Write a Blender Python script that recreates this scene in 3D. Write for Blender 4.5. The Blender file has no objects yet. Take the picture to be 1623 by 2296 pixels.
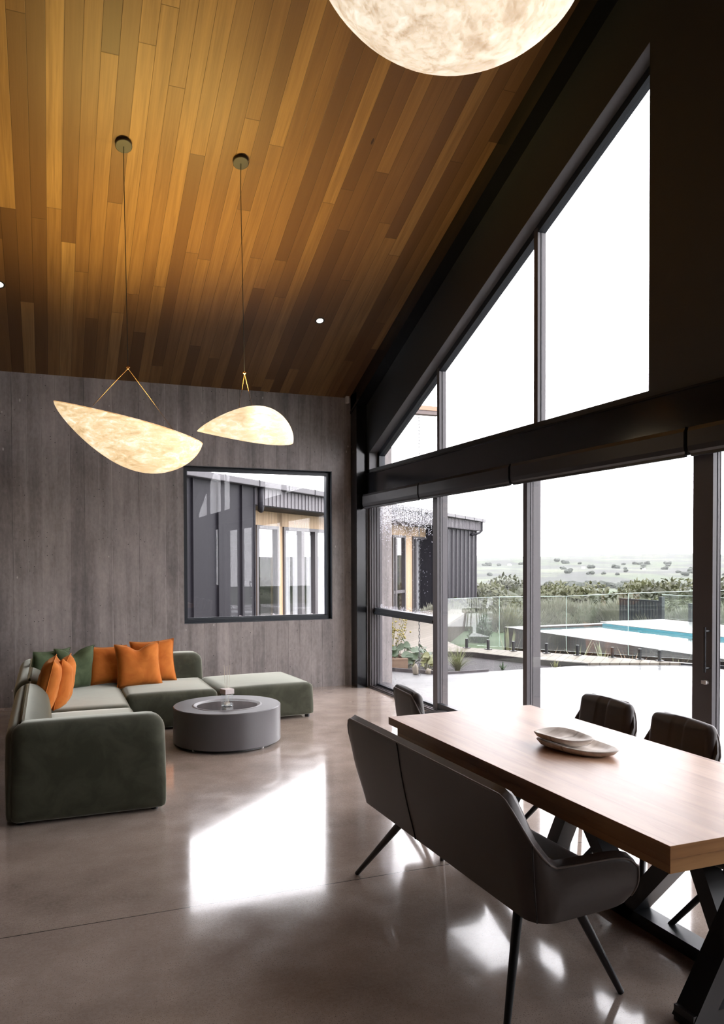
import bpy, bmesh, math, random
from mathutils import Vector, Matrix, noise
random.seed(7)
PI = math.pi
SC = bpy.context.scene
COL = SC.collection
R = math.radians

# ---------------------------------------------------------------- tagging and linking
def tag(o, label=None, cat=None, group=None, kind=None):
    if label: o['label'] = label
    if cat: o['category'] = cat
    if group: o['group'] = group
    if kind: o['kind'] = kind
    return o
def thing(name, label, cat, loc=(0, 0, 0), rz=0.0, group=None):
    o = bpy.data.objects.new(name, None); COL.objects.link(o)
    o.location = loc; o.rotation_euler = (0, 0, rz); o.empty_display_size = .1
    return tag(o, label, cat, group)
def obj(name, bm, m, parent=None, smooth=False, sharp=None):
    me = bpy.data.meshes.new(name)
    bmesh.ops.recalc_face_normals(bm, faces=bm.faces[:])
    bm.to_mesh(me); bm.free()
    if smooth:
        for p in me.polygons: p.use_smooth = True
        if sharp:
            me.set_sharp_from_angle(angle=R(sharp))
    for mm in (m if isinstance(m, (list, tuple)) else [m]): me.materials.append(mm)
    o = bpy.data.objects.new(name, me); COL.objects.link(o)
    if parent: o.parent = parent
    return o
def dup(root, loc=None, rz=None, label=None, group=None, scale=None):
    r = root.copy(); COL.objects.link(r)
    if loc is not None: r.location = loc
    if rz is not None: r.rotation_euler = (0, 0, rz)
    if scale is not None: r.scale = (scale,)*3
    if label: r['label'] = label
    if group: r['group'] = group
    for ch in list(root.children):
        c = ch.copy(); COL.objects.link(c); c.parent = r
        for g in list(ch.children):
            d = g.copy(); COL.objects.link(d); d.parent = c
    return r
def struct(name, bm, m, parent=None, smooth=False, label=None):
    o = obj(name, bm, m, parent, smooth)
    if parent is None: tag(o, label, None, None, 'structure')
    return o

# ---------------------------------------------------------------- mesh helpers
def B(): return bmesh.new()
def add_box(bm, x0, x1, y0, y1, z0, z1, mi=0, bev=0.0, M=None):
    vs = [bm.verts.new((x, y, z)) for x in (x0, x1) for y in (y0, y1) for z in (z0, z1)]
    fs = [bm.faces.new([vs[i] for i in f]) for f in ((0,1,3,2),(4,6,7,5),(0,4,5,1),(2,3,7,6),(0,2,6,4),(1,5,7,3))]
    for f in fs: f.material_index = mi
    if bev > 0:
        es = list({e for f in fs for e in f.edges})
        r = bmesh.ops.bevel(bm, geom=es, offset=bev, segments=2, affect='EDGES', profile=.6)
        vs = list({v for f in r['faces'] for v in f.verts} | {v for v in vs if v.is_valid})
    if M is not None:
        bmesh.ops.transform(bm, matrix=M, verts=[v for v in vs if v.is_valid])
    return bm
def box(*a, **k): return add_box(B(), *a, **k)
def add_prism(bm, pts, a0, a1, axis='X', mi=0):
    def P(p, a):
        if axis == 'X': return (a, p[0], p[1])
        if axis == 'Y': return (p[0], a, p[1])
        return (p[0], p[1], a)
    lo = [bm.verts.new(P(p, a0)) for p in pts]; hi = [bm.verts.new(P(p, a1)) for p in pts]
    n = len(pts)
    fs = [bm.faces.new(lo), bm.faces.new(hi[::-1])]
    for i in range(n): fs.append(bm.faces.new((lo[i], hi[i], hi[(i+1) % n], lo[(i+1) % n])))
    for f in fs: f.material_index = mi
    return bm
def frame_of(d):
    d = Vector(d).normalized()
    u = d.cross(Vector((0, 0, 1)))
    if u.length < 1e-4: u = d.cross(Vector((1, 0, 0)))
    u.normalize(); return u, d.cross(u).normalized()
def add_tube(bm, pts, r, n=10, cap=True, mi=0, flat=1.0):
    pts = [Vector(p) for p in pts]; rs = r if isinstance(r, (list, tuple)) else [r]*len(pts)
    rings = []; u = v = None
    for i, p in enumerate(pts):
        d = (pts[min(i+1, len(pts)-1)] - pts[max(i-1, 0)]).normalized()
        if u is None: u, v = frame_of(d)
        else:
            u = (u - d*u.dot(d)).normalized(); v = d.cross(u)
        rings.append([bm.verts.new(p + (u*math.cos(2*PI*k/n) + v*math.sin(2*PI*k/n)*flat)*rs[i]) for k in range(n)])
    for a, b in zip(rings, rings[1:]):
        for k in range(n):
            f = bm.faces.new((a[k], a[(k+1) % n], b[(k+1) % n], b[k])); f.material_index = mi
    if cap:
        for rg in (rings[0][::-1], rings[-1]): bm.faces.new(rg).material_index = mi
    return bm
def add_beam(bm, a, b, w, h, up=(0, 0, 1), mi=0):
    # rectangular bar from a to b; w across, h along 'up'
    a = Vector(a); b = Vector(b); d = (b-a).normalized(); s = d.cross(Vector(up)).normalized(); t = s.cross(d)
    q = [(-1,-1),(1,-1),(1,1),(-1,1)]
    A = [bm.verts.new(a + s*w/2*i + t*h/2*j) for i, j in q]; C = [bm.verts.new(b + s*w/2*i + t*h/2*j) for i, j in q]
    bm.faces.new(A); bm.faces.new(C[::-1])
    for k in range(4): bm.faces.new((A[k], C[k], C[(k+1) % 4], A[(k+1) % 4]))
    return bm
def add_lathe(bm, prof, n=48, c=(0, 0, 0), mi=0):
    rings = []
    for r, z in prof:
        if r < 1e-5: rings.append([bm.verts.new((c[0], c[1], c[2]+z))])
        else: rings.append([bm.verts.new((c[0]+r*math.cos(2*PI*k/n), c[1]+r*math.sin(2*PI*k/n), c[2]+z)) for k in range(n)])
    for a, b in zip(rings, rings[1:]):
        for k in range(n):
            k2 = (k+1) % n
            if len(a) == 1 and len(b) == 1: continue
            if len(a) == 1: f = bm.faces.new((a[0], b[k2], b[k]))
            elif len(b) == 1: f = bm.faces.new((a[k], a[k2], b[0]))
            else: f = bm.faces.new((a[k], a[k2], b[k2], b[k]))
            f.material_index = mi
    return bm
def add_rbox(bm, x0, x1, y0, y1, z0, z1, r, n=10, puff=0.0, fn=None, rt=None):
    """soft upholstered block: rounded box with puffed faces"""
    c = Vector(((x0+x1)/2, (y0+y1)/2, (z0+z1)/2)); h = Vector(((x1-x0)/2, (y1-y0)/2, (z1-z0)/2))
    nx = ny = nz = n; cache = {}
    # denser towards the corners
    def g(i): t = i/n*2-1; return math.copysign(abs(t)**.75, t)
    def vert(i, j, k):
        key = (i, j, k)
        if key not in cache:
            p = Vector((g(i)*h.x, g(j)*h.y, g(k)*h.z))
            rr = r if rt is None else rt+(r-rt)*max(0, min(1, (p.z+h.z)/(2*h.z)*2-.6))
            q = Vector([max(-h[a]+rr, min(h[a]-rr, p[a])) for a in range(3)])
            d = p-q
            if d.length > 1e-9: p = q + d.normalized()*rr
            if puff:
                u, v, w = (p.x/h.x, p.y/h.y, p.z/h.z)
                pf = Vector(((1-v*v)*(1-w*w)*u*abs(u), (1-u*u)*(1-w*w)*v*abs(v), (1-u*u)*(1-v*v)*w*abs(w)))*puff
                p = p+pf
            p = p+c
            if fn: p = Vector(fn(p))
            cache[key] = bm.verts.new(p)
        return cache[key]
    for i in range(n):
        for j in range(n):
            for s in (0, n):
                for q in (((s,i,j),(s,i+1,j),(s,i+1,j+1),(s,i,j+1)), ((i,s,j),(i,s,j+1),(i+1,s,j+1),(i+1,s,j)), ((i,j,s),(i+1,j,s),(i+1,j+1,s),(i,j+1,s))):
                    vs = [vert(*t) for t in q]
                    if len(set(vs)) == 4:
                        try: bm.faces.new(vs)
                        except ValueError: pass
    return bm

# ---------------------------------------------------------------- material helpers
class NT:
    def __init__(s, name):
        s.m = bpy.data.materials.new(name); s.m.use_nodes = True; s.t = s.m.node_tree; s.t.nodes.clear()
        s.out = s.t.nodes.new('ShaderNodeOutputMaterial')
    def n(s, typ, ins=None, **props):
        nd = s.t.nodes.new('ShaderNode'+typ)
        for k, v in props.items(): setattr(nd, k, v)
        for k, v in (ins or {}).items(): s.put(nd, k, v)
        return nd
    def put(s, nd, k, v):
        i = nd.inputs[k]
        if isinstance(v, bpy.types.NodeSocket): s.t.links.new(v, i)
        elif isinstance(v, bpy.types.Node): s.t.links.new(v.outputs[0], i)
        else:
            if isinstance(v, tuple) and len(v) == 3 and i.type == 'RGBA': v = (*v, 1)
            i.default_value = v
    def math(s, op, a, b=0.0, c=None, clamp=False):
        nd = s.n('Math', operation=op, use_clamp=clamp); s.put(nd, 0, a)
        if op not in ('FLOOR', 'FRACT', 'ABSOLUTE', 'SINE', 'SQRT'): s.put(nd, 1, b)
        if c is not None: s.put(nd, 2, c)
        return nd.outputs[0]
    def ramp(s, fac, stops, interp='LINEAR'):
        nd = s.n('ValToRGB'); nd.color_ramp.interpolation = interp
        e = nd.color_ramp.elements
        while len(e) < len(stops): e.new(.5)
        for el, (p, c) in zip(e, stops):
            el.position = p; el.color = (*c, 1) if len(c) == 3 else c
        s.put(nd, 0, fac); return nd.outputs[0]
    def mix(s, fac, a, b, blend='MIX'):
        nd = s.n('Mix', data_type='RGBA', blend_type=blend)
        s.put(nd, 0, fac); s.put(nd, 6, a); s.put(nd, 7, b); return nd.outputs[2]
    def mapr(s, v, a, b, c, d): 
        nd = s.n('MapRange'); s.put(nd, 0, v); s.put(nd, 1, a); s.put(nd, 2, b); s.put(nd, 3, c); s.put(nd, 4, d); return nd.outputs[0]
    def noise(s, vec, scale, detail=4, rough=.55, dist=0.0):
        nd = s.n('TexNoise', {'Scale': scale, 'Detail': detail, 'Roughness': rough, 'Distortion': dist})
        if vec is not None: s.put(nd, 'Vector', vec)
        return nd.outputs[0]
    def pos(s, scale=(1, 1, 1), obj=False):
        src = s.n('TexCoord').outputs['Object']
        mp = s.n('Mapping', {'Vector': src, 'Scale': scale}); return mp.outputs[0]
    def sep(s, v): return s.n('SeparateXYZ', {0: v}).outputs
    def comb(s, x, y, z): return s.n('CombineXYZ', {0: x, 1: y, 2: z}).outputs[0]
    def wn(s, v, dim='3D'): 
        nd = s.n('TexWhiteNoise', noise_dimensions=dim); s.put(nd, 'W' if dim == '1D' else 'Vector', v); return nd.outputs[0]
    def bump(s, h, strength=.3, dist=.01): return s.n('Bump', {'Height': h, 'Strength': strength, 'Distance': dist}).outputs[0]
    def bsdf(s, col, rough=.5, normal=None, **k):
        p = s.n('BsdfPrincipled', {'Base Color': col, 'Roughness': rough})
        if normal is not None: s.put(p, 'Normal', normal)
        for kk, v in k.items(): s.put(p, kk.replace('_', ' '), v)
        s.t.links.new(p.outputs[0], s.out.inputs[0]); s.p = p; return s.m

def plain(name, col, rough=.5, var=.12, scale=30, bump=0.0, bd=.002, **k):
    t = NT(name); nz = t.noise(t.pos(), scale, 4)
    c = t.mix(nz, tuple(x*(1-var) for x in col), tuple(min(1, x*(1+var)) for x in col))
    return t.bsdf(c, rough, t.bump(nz, bump, bd) if bump else None, **k)

# concrete with board marks
def m_boardconcrete():
    t = NT('board_marked_concrete'); P = t.pos(); x, y, z = t.sep(P)
    u = t.math('DIVIDE', t.math('ADD', x, .349), .147)
    idx = t.math('FLOOR', u); fr = t.math('FRACT', u)
    tone = t.wn(idx, '1D')
    streak = t.noise(t.pos((6, 6, .5)), 1.6, 6, .6)
    blot = t.noise(t.pos((1, 1, .6)), 2.1, 5, .6)
    fine = t.noise(t.pos((1, 1, .5)), 38, 5, .65)
    v = t.math('ADD', t.math('MULTIPLY', tone, .09), t.math('MULTIPLY', streak, .47))
    v = t.math('ADD', v, t.math('MULTIPLY', blot, .42)); v = t.math('ADD', v, t.math('MULTIPLY', fine, .24))
    col = t.ramp(v, [(.42, (.125, .110, .106)), (.55, (.215, .190, .184)), (.66, (.31, .275, .265)), (.82, (.44, .39, .375))])
    edge = t.math('ABSOLUTE', t.math('SUBTRACT', fr, .5))
    line = t.math('GREATER_THAN', edge, .484)
    lt = t.wn(t.math('ADD', idx, 17.3), '1D')
    br = t.noise(t.pos((.5, .5, 2.5)), 1.2, 3)
    brk = t.math('MULTIPLY', line, t.mapr(br, .38, .60, .2, .95))
    col = t.mix(brk, col, t.mix(t.math('GREATER_THAN', lt, .5), (.055, .05, .05), (.52, .47, .45)))
    vo = t.n('TexVoronoi', {'Vector': t.pos(), 'Scale': 22.0, 'Randomness': 1.0})
    vr = t.sep(vo.outputs['Color'])[0]
    hole = t.math('MULTIPLY', t.math('LESS_THAN', vo.outputs['Distance'], .10), t.math('GREATER_THAN', vr, .72))
    col = t.mix(hole, col, (.02, .02, .02))
    vo2 = t.n('TexVoronoi', {'Vector': t.pos((1, 1, .5)), 'Scale': 6.0, 'Randomness': 1.0})
    sp = t.math('MULTIPLY', t.math('LESS_THAN', vo2.outputs['Distance'], .05), t.math('GREATER_THAN', t.sep(vo2.outputs['Color'])[1], .8))
    col = t.mix(sp, col, (.5, .46, .45))
    h = t.math('SUBTRACT', t.math('ADD', t.math('MULTIPLY', fine, .3), t.math('MULTIPLY', tone, .5)), t.math('MULTIPLY', line, .7))
    return t.bsdf(col, t.mapr(blot, .3, .7, .42, .62), t.bump(h, .5, .004))

def m_ceiling():
    t = NT('cedar_ceiling_boards'); P = t.pos(); x, y, z = t.sep(P)
    u = t.math('DIVIDE', t.math('ADD', x, .218), .119); idx = t.math('FLOOR', u); fr = t.math('FRACT', u)
    off = t.math('MULTIPLY', t.wn(idx, '1D'), 3.7)
    w = t.math('DIVIDE', t.math('ADD', y, off), 2.6); j = t.math('FLOOR', w); fj = t.math('FRACT', w)
    key = t.comb(idx, j, 0.0)
    tone = t.wn(key, '3D'); tone2 = t.wn(t.comb(j, idx, 5.0), '3D')
    base = t.ramp(tone, [(0, (.075, .040, .018)), (.15, (.125, .064, .027)), (.45, (.20, .107, .043)), (.78, (.27, .150, .058)), (1, (.38, .23, .095))])
    shift = t.comb(t.math('MULTIPLY', tone, 37.0), t.math('MULTIPLY', tone2, 91.0), 0.0)
    vec = t.n('VectorMath', {0: t.pos((22, 1.1, 1)), 1: shift}, operation='ADD').outputs[0]
    vec2 = t.n('VectorMath', {0: t.pos((110, 2.2, 1)), 1: shift}, operation='ADD').outputs[0]
    broad = t.noise(vec, .9, 4, .55, .6); grain = t.noise(vec2, 1.0, 5, .6)
    g = t.math('ADD', t.math('MULTIPLY', broad, .65), t.math('MULTIPLY', grain, .35))
    col = t.mix(t.mapr(g, .3, .7, .75, 0.0), base, (.10, .047, .018), 'MIX')
    kv = t.n('TexVoronoi', {'Vector': t.n('VectorMath', {0: t.pos((5, 1.6, 1)), 1: shift}, operation='ADD').outputs[0], 'Scale': 1.0})
    kn = t.math('MULTIPLY', t.math('LESS_THAN', kv.outputs['Distance'], .05), t.math('GREATER_THAN', t.sep(kv.outputs['Color'])[0], .6))
    col = t.mix(kn, col, (.03, .013, .006))
    e = t.math('ABSOLUTE', t.math('SUBTRACT', fr, .5)); gr = t.mapr(e, .482, .495, 0, 1)
    e2 = t.math('ABSOLUTE', t.math('SUBTRACT', fj, .5)); gr2 = t.mapr(e2, .4985, .4995, 0, 1)
    gl = t.math('MAXIMUM', t.math('MULTIPLY', gr, .75), t.math('MULTIPLY', gr2, .5))
    col = t.mix(gl, col, (.015, .008, .004))
    return t.bsdf(col, .48, t.bump(t.math('SUBTRACT', t.math('MULTIPLY', grain, .15), gl), .35, .004), Specular_IOR_Level=.35)

def m_floor():
    t = NT('polished_concrete'); P = t.pos()
    big = t.noise(t.pos((1, 1.6, 1)), .9, 5, .55, .6); mid = t.noise(P, 4.2, 5, .6)
    fine = t.noise(P, 60, 4, .7); sp = t.noise(P, 190, 2, .6)
    v = t.math('ADD', t.math('MULTIPLY', big, .5), t.math('MULTIPLY', mid, .5))
    col = t.ramp(v, [(.30, (.245, .188, .152)), (.5, (.375, .295, .245)), (.68, (.51, .415, .355))])
    dark = t.math('MULTIPLY', t.math('GREATER_THAN', sp, .615), t.mapr(t.math('ADD', mid, t.math('MULTIPLY', fine, .35)), .50, .80, 0.15, 1.0))
    col = t.mix(t.math('MULTIPLY', dark, .75), col, (.05, .045, .043))
    col = t.mix(t.mapr(fine, .35, .7, 0, .35), col, (.52, .44, .39))
    x, y, z = t.sep(P)
    crack = t.noise(P, 1.3, 6, .6, .4)
    cr = t.math('LESS_THAN', t.math('ABSOLUTE', t.math('SUBTRACT', crack, .5)), .0012)
    col = t.mix(t.math('MULTIPLY', cr, .35), col, (.40, .35, .32))
    cut = t.math('LESS_THAN', t.math('ABSOLUTE', t.math('SUBTRACT', y, 3.628)), .0028)
    col = t.mix(cut, col, (.02, .018, .016))
    rough = t.mapr(mid, .3, .7, .075, .15)
    m = t.bsdf(col, rough, t.bump(t.math('ADD', mid, t.math('MULTIPLY', cut, -3.0)), .02, .01), Specular_IOR_Level=.62)
    t.put(t.p, 'Coat Weight', .35); t.put(t.p, 'Coat Roughness', .05)
    return m

def m_wood(name, c0, c1, c2, sx=(1, 1, 1), stave=.11, axis=0, rough=.38, scale=1.0, end=None):
    t = NT(name); P = t.pos(); c = t.sep(P)
    u = t.math('DIVIDE', c[axis], stave); idx = t.math('FLOOR', u); fr = t.math('FRACT', u)
    tone = t.wn(idx, '1D')
    sh = t.comb(t.math('MULTIPLY', tone, 31.0), t.math('MULTIPLY', tone, 17.0), 0.0)
    v1 = t.n('VectorMath', {0: t.pos(tuple(q*scale for q in sx)), 1: sh}, operation='ADD').outputs[0]
    g = t.noise(v1, 1.0, 5, .6, .5)
    f = t.math('ADD', t.math('MULTIPLY', g, .75), t.math('MULTIPLY', tone, .25))
    col = t.ramp(f, [(.28, c0), (.5, c1), (.72, c2)])
    kv = t.n('TexVoronoi', {'Vector': t.pos(tuple(q*.28*scale for q in sx)), 'Scale': 1.0})
    kn = t.math('MULTIPLY', t.math('LESS_THAN', kv.outputs['Distance'], .07), t.math('GREATER_THAN', t.sep(kv.outputs['Color'])[0], .7))
    col = t.mix(t.math('MULTIPLY', kn, .8), col, tuple(q*.25 for q in c0))
    ln = t.math('GREATER_THAN', t.math('ABSOLUTE', t.math('SUBTRACT', fr, .5)), .492)
    col = t.mix(t.math('MULTIPLY', ln, .45), col, tuple(q*.4 for q in c0))
    return t.bsdf(col, rough, t.bump(g, .08, .002))

def m_velvet(name, col, hi, sheen=.6):
    t = NT(name); P = t.pos(); n1 = t.noise(P, 5.5, 5, .6, .8); n2 = t.noise(P, 90, 3)
    c = t.mix(t.mapr(n1, .40, .62, 0, 1), col, hi)
    m = t.bsdf(c, .85, t.bump(n2, .12, .002), Specular_IOR_Level=.2)
    t.put(t.p, 'Sheen Weight', sheen); t.put(t.p, 'Sheen Roughness', .35); t.put(t.p, 'Sheen Tint', (.92, .94, .82, 1) if sheen > .9 else (*[min(1, h*2.6+.25) for h in hi], 1))
    return m

def m_glass(name, tint=(.93, .97, .95), refl=1.0, mist=0.0):
    t = NT(name)
    ge = t.n('NewGeometry'); ct = t.math('ABSOLUTE', t.n('VectorMath', {0: ge.outputs['Incoming'], 1: ge.outputs['Normal']}, operation='DOT_PRODUCT').outputs['Value'])
    fr = t.math('MULTIPLY_ADD', t.math('POWER', t.math('SUBTRACT', 1.0, ct), 5.0), .955, .045)
    tr = t.n('BsdfTransparent', {'Color': (*tint, 1)}); gl = t.n('BsdfGlossy', {'Color': (1, 1, 1, 1), 'Roughness': 0.0})
    mx = t.n('MixShader', {0: t.math('MULTIPLY', fr, refl, clamp=True), 1: tr.outputs[0], 2: gl.outputs[0]})
    last = mx.outputs[0]
    if mist:
        x, y, z = t.sep(t.pos())
        nz = t.noise(t.pos((1, 1, .5)), .9, 2, .5)
        f = t.math('MULTIPLY', t.mapr(nz, .35, .65, 0, 1), mist)
        f = t.math('MULTIPLY', f, t.mapr(z, .25, .85, 1, 0))
        df = t.n('BsdfTranslucent', {'Color': (.9, .93, .93, 1)}); d2 = t.n('BsdfDiffuse', {'Color': (.85, .88, .88, 1)})
        dd = t.n('MixShader', {0: .5, 1: df.outputs[0], 2: d2.outputs[0]})
        last = t.n('MixShader', {0: f, 1: last, 2: dd.outputs[0]}).outputs[0]
    t.t.links.new(last, t.out.inputs[0]); return t.m

def m_shade(name, strength, warm, deep, scale=9.0, st=(1, 1, 1), glow=None):
    """lit parchment membrane"""
    t = NT(name); n1 = t.noise(t.pos(st), scale, 7, .62, 1.2); n2 = t.noise(t.pos(st), scale*4, 5, .65, 1.0); n3 = t.noise(t.pos(), 3.0, 3)
    f = t.math('ADD', t.math('MULTIPLY', n1, .5), t.math('ADD', t.math('MULTIPLY', n2, .3), t.math('MULTIPLY', n3, .2)))
    c = t.ramp(f, [(.34, deep), (.50, warm), (.64, (1.0, .95, .84))])
    s = t.mapr(f, .36, .66, strength*.72, strength*1.45)
    if glow:
        gx, gy, gz, rad, gain = glow; x, y, z = t.sep(t.pos())
        d2 = t.math('ADD', t.math('POWER', t.math('DIVIDE', t.math('SUBTRACT', x, gx), rad*.8), 2.0), t.math('POWER', t.math('DIVIDE', t.math('SUBTRACT', z, gz), rad*1.5), 2.0))
        s = t.math('MULTIPLY', s, t.math('MULTIPLY_ADD', t.math('POWER', 2.718, t.math('MULTIPLY', d2, -1.0)), gain, 1.0))
    p = t.n('BsdfPrincipled', {'Base Color': (*warm, 1), 'Roughness': .6, 'Emission Color': c, 'Emission Strength': s, 'Normal': t.bump(n2, .2, .003)})
    t.t.links.new(p.outputs[0], t.out.inputs[0]); return t.m

def m_emit(name, col, s):
    t = NT(name); e = t.n('Emission', {'Color': (*col, 1), 'Strength': s}); t.t.links.new(e.outputs[0], t.out.inputs[0]); return t.m

M = {}
M['conc'] = m_boardconcrete(); M['ceil'] = m_ceiling(); M['floor'] = m_floor()
M['gable'] = plain('charcoal_wall_paint', (.021, .025, .029), .55, .10, 120, .15, .001)
M['steel'] = plain('gloss_black_steel', (.006, .0065, .008), .16, .25, 260, .10, .0006)
M['alu'] = plain('charcoal_aluminium', (.085, .077, .082), .42, .10, 90)
M['alu_d'] = plain('dark_aluminium_face', (.009, .0135, .020), .38, .10, 90)
M['blind'] = plain('blind_cassette_metal', (.022, .021, .024), .36, .10, 60)
M['glass'] = m_glass('window_glass', (.95, .95, .955))
M['glassf'] = m_glass('fence_glass', (.93, .96, .945), 1.0, .035)
M['clear'] = m_glass('clear_bottle_glass', (.95, .97, .97), 1.3)
M['velvet'] = m_velvet('olive_velvet', (.042, .044, .029), (.062, .064, .044), 1.0)
M['orange'] = m_velvet('orange_velvet', (.50, .140, .024), (.60, .19, .036), .25)
M['greenc'] = m_velvet('green_velvet', (.058, .080, .040), (.09, .118, .062), .4)
M['foot'] = plain('black_plastic', (.012, .012, .013), .4)
M['ring'] = plain('grey_fire_table_shell', (.088, .082, .086), .33, .06, 80, .06, .001)
M['leather'] = plain('brown_grey_leather', (.046, .036, .033), .42, .16, 70, .12, .001, Sheen_Weight=.35, Sheen_Roughness=.3)
M['piping'] = plain('leather_piping', (.14, .115, .105), .38, .10, 90)
M['legs'] = plain('black_leg_metal', (.011, .012, .014), .33, .12, 90)
M['oak'] = m_wood('table_oak', (.33, .175, .10), (.48, .285, .18), (.58, .375, .25), (14, 1.2, 14), .105, 0, .36)
M['oak_side'] = m_wood('table_edge_oak', (.16, .068, .022), (.27, .125, .042), (.37, .19, .07), (9, 1.1, 26), .05, 2, .38)
M['oak_end'] = m_wood('table_end_oak', (.20, .085, .026), (.34, .165, .06), (.44, .24, .095), (1.6, 9, 22), .045, 2, .40)
M['tray'] = m_wood('whitewashed_wood', (.48, .39, .32), (.72, .64, .57), (.86, .82, .77), (26, 5, 6), .5, 0, .6)
M['shade1'] = m_shade('lit_parchment', .60, (.96, .72, .42), (.82, .54, .25), 7.0, (1.0, 1.6, 2.6))
M['shade2'] = m_shade('lit_parchment_domed', .60, (.96, .76, .48), (.84, .60, .32), 7.0, (1.0, 1.6, 2.6), (.10, 0, -.36, .10, 1.6))
M['shade3'] = m_shade('lit_parchment_big', .52, (.97, .82, .62), (.72, .46, .26), 9.0)
M['led'] = m_emit('led_warm', (1.0, .86, .62), 9.0)
M['down'] = m_emit('downlight_glow', (1.0, .88, .70), 14.0)
M['brass'] = plain('brass_fitting', (.80, .45, .18), .25, .08, 40, Metallic=1.0)
M['strap'] = plain('brown_leather_strap', (.085, .042, .018), .6)
M['canopy'] = plain('dark_bronze_canopy', (.020, .018, .018), .5)
M['white'] = plain('white_plastic', (.62, .60, .58), .45)

# ================================================================= ROOM
XW, YW = 3.69, 9.31
SL = .4194
def ceil_z(y): return 3.63 + SL*(YW - y) if y > 3.0 else 3.63 + SL*(YW-3.0) - SL*(3.0-y)
YR, YS, XL = 3.0, -3.31, -6.2
bm = box(XL-.2, XW+.35, YS-.2, YW+.3, -.22, 0)
struct('floor', bm, M['floor'])

# concrete wall with a square window opening
wx0, wx1, wz0, wz1 = 1.478, 3.315, .845, 2.700
bm = B(); T0, T1 = YW, YW+.24
add_box(bm, XL, wx0, T0, T1, -.2, 3.64); add_box(bm, wx1, 4.135, T0, T1, -.2, 3.64)
add_box(bm, wx0, wx1, T0, T1, -.2, wz0); add_box(bm, wx0, wx1, T0, T1, wz1, 3.64)
bmesh.ops.remove_doubles(bm, verts=bm.verts[:], dist=1e-5)
struct('wall_north', bm, M['conc'])
bm = box(XL-.2, XL, YS-.2, YW+.3, -.2, 6.6); struct('wall_west', bm, plain('west_wall_paint', (.22, .19, .17), .6))
bm = B(); add_box(bm, XL, XW, YS-.2, YS, -.2, 3.7); struct('wall_south', bm, plain('south_wall_paint', (.10, .09, .085), .6))

# ceiling: two boarded slopes
bm = B()
add_prism(bm, [(YW+.3, ceil_z(YW+.3)), (YR, ceil_z(YR)), (YS-.3, ceil_z(YS-.3)), (YS-.3, ceil_z(YS-.3)+.25), (YR, ceil_z(YR)+.25), (YW+.3, ceil_z(YW+.3)+.25)], XL-.2, XW+.1, 'X')
struct('ceiling', bm, M['ceil'])

# gable wall, charcoal lining round the glazing
def rake(y): return 2.914 + .4261*(8.979-y)
yo, yi = 8.99, 4.135          # upper opening, far and near ends
my = lambda y: 2*YR - y
bm = B(); XO = XW+.12
zb = 2.703
top = lambda y: ceil_z(y)+.10
for f in (lambda y: y, my):
    add_prism(bm, [(f(yo), rake(yo)), (f(yi), rake(yi)), (f(yi), top(yi)), (f(yo), top(yo))], XW, XO)
    add_prism(bm, [(f(yo), zb-.3), (f(yo), top(yo)), (f(YW), top(YW)), (f(YW), zb-.3)], XW, XO)
add_prism(bm, [(yi, zb), (yi, top(yi)), (YR, top(YR)), (my(yi), top(yi)), (my(yi), zb)], XW, XO)
add_box(bm, XW, XO, YS, YW, 2.38, zb)
# wall below the beam, south of the doors, with the small window
add_box(bm, XW, XO, .56, .98, 0, 2.38); add_box(bm, XW, XO, -.56, .56, 0, .93)
add_box(bm, XW, XO, YS, -.56, 0, 2.38)
bmesh.ops.remove_doubles(bm, verts=bm.verts[:], dist=1e-5)
struct('wall_east', bm, M['gable'])

M['reveal'] = plain('bounce_lit_reveal_paint', (.15, .145, .155), .38, .06, 60)  # satin reveal paint, lightened to stand for outside light bouncing onto it
for k_, f in enumerate((lambda y: y, my)):
    bm = B(); add_prism(bm, [(f(yo), rake(yo)), (f(yi), rake(yi)), (f(yi), rake(yi)-.004), (f(yo), rake(yo)-.004)], XW+.001, XW+.11)
    add_prism(bm, [(f(yo), zb), (f(yo), rake(yo)-.004), (f(yo-.004), rake(yo)-.004), (f(yo-.004), zb)], XW+.001, XW+.11)
    struct('trim_%d' % (k_+1), bm, M['reveal'])
# outside face cladding above the glazing (roof overhang edge)
# window_1 : square window in the concrete wall
def sthing(name, label=None, loc=(0, 0, 0)):
    o = bpy.data.objects.new(name, None); COL.objects.link(o); o.location = loc; o['kind'] = 'structure'
    if label: o['label'] = label
    return o
w = sthing('window_1', 'square picture window set in the concrete wall')
bm = B(); fy0, fy1 = YW+.07, YW+.16; fw = .05
add_box(bm, wx0, wx0+fw, fy0, fy1, wz0, wz1); add_box(bm, wx1-fw, wx1, fy0, fy1, wz0, wz1)
add_box(bm, wx0+fw, wx1-fw, fy0, fy1, wz0, wz0+fw); add_box(bm, wx0+fw, wx1-fw, fy0, fy1, wz1-fw, wz1)
add_box(bm, wx0+fw, wx1-fw, fy0+.03, fy1-.02, wz0+fw, wz0+fw+.012)
obj('window_frame', bm, M['alu_d'], w)
obj('window_pane', box(wx0+fw, wx1-fw, YW+.115, YW+.121, wz0+fw, wz1-fw), M['glass'], w)
lin = B()   # dark metal reveal lining
add_box(lin, wx1-.006, wx1, YW+.003, fy0, wz0, wz1); add_box(lin, wx0, wx0+.006, YW+.003, fy0, wz0, wz1)
add_box(lin, wx0+.006, wx1-.006, YW+.003, fy0, wz1-.006, wz1); add_box(lin, wx0+.006, wx1-.006, YW+.003, fy0, wz0, wz0+.006)
obj('reveal_lining', lin, M['alu_d'], w)

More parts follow.
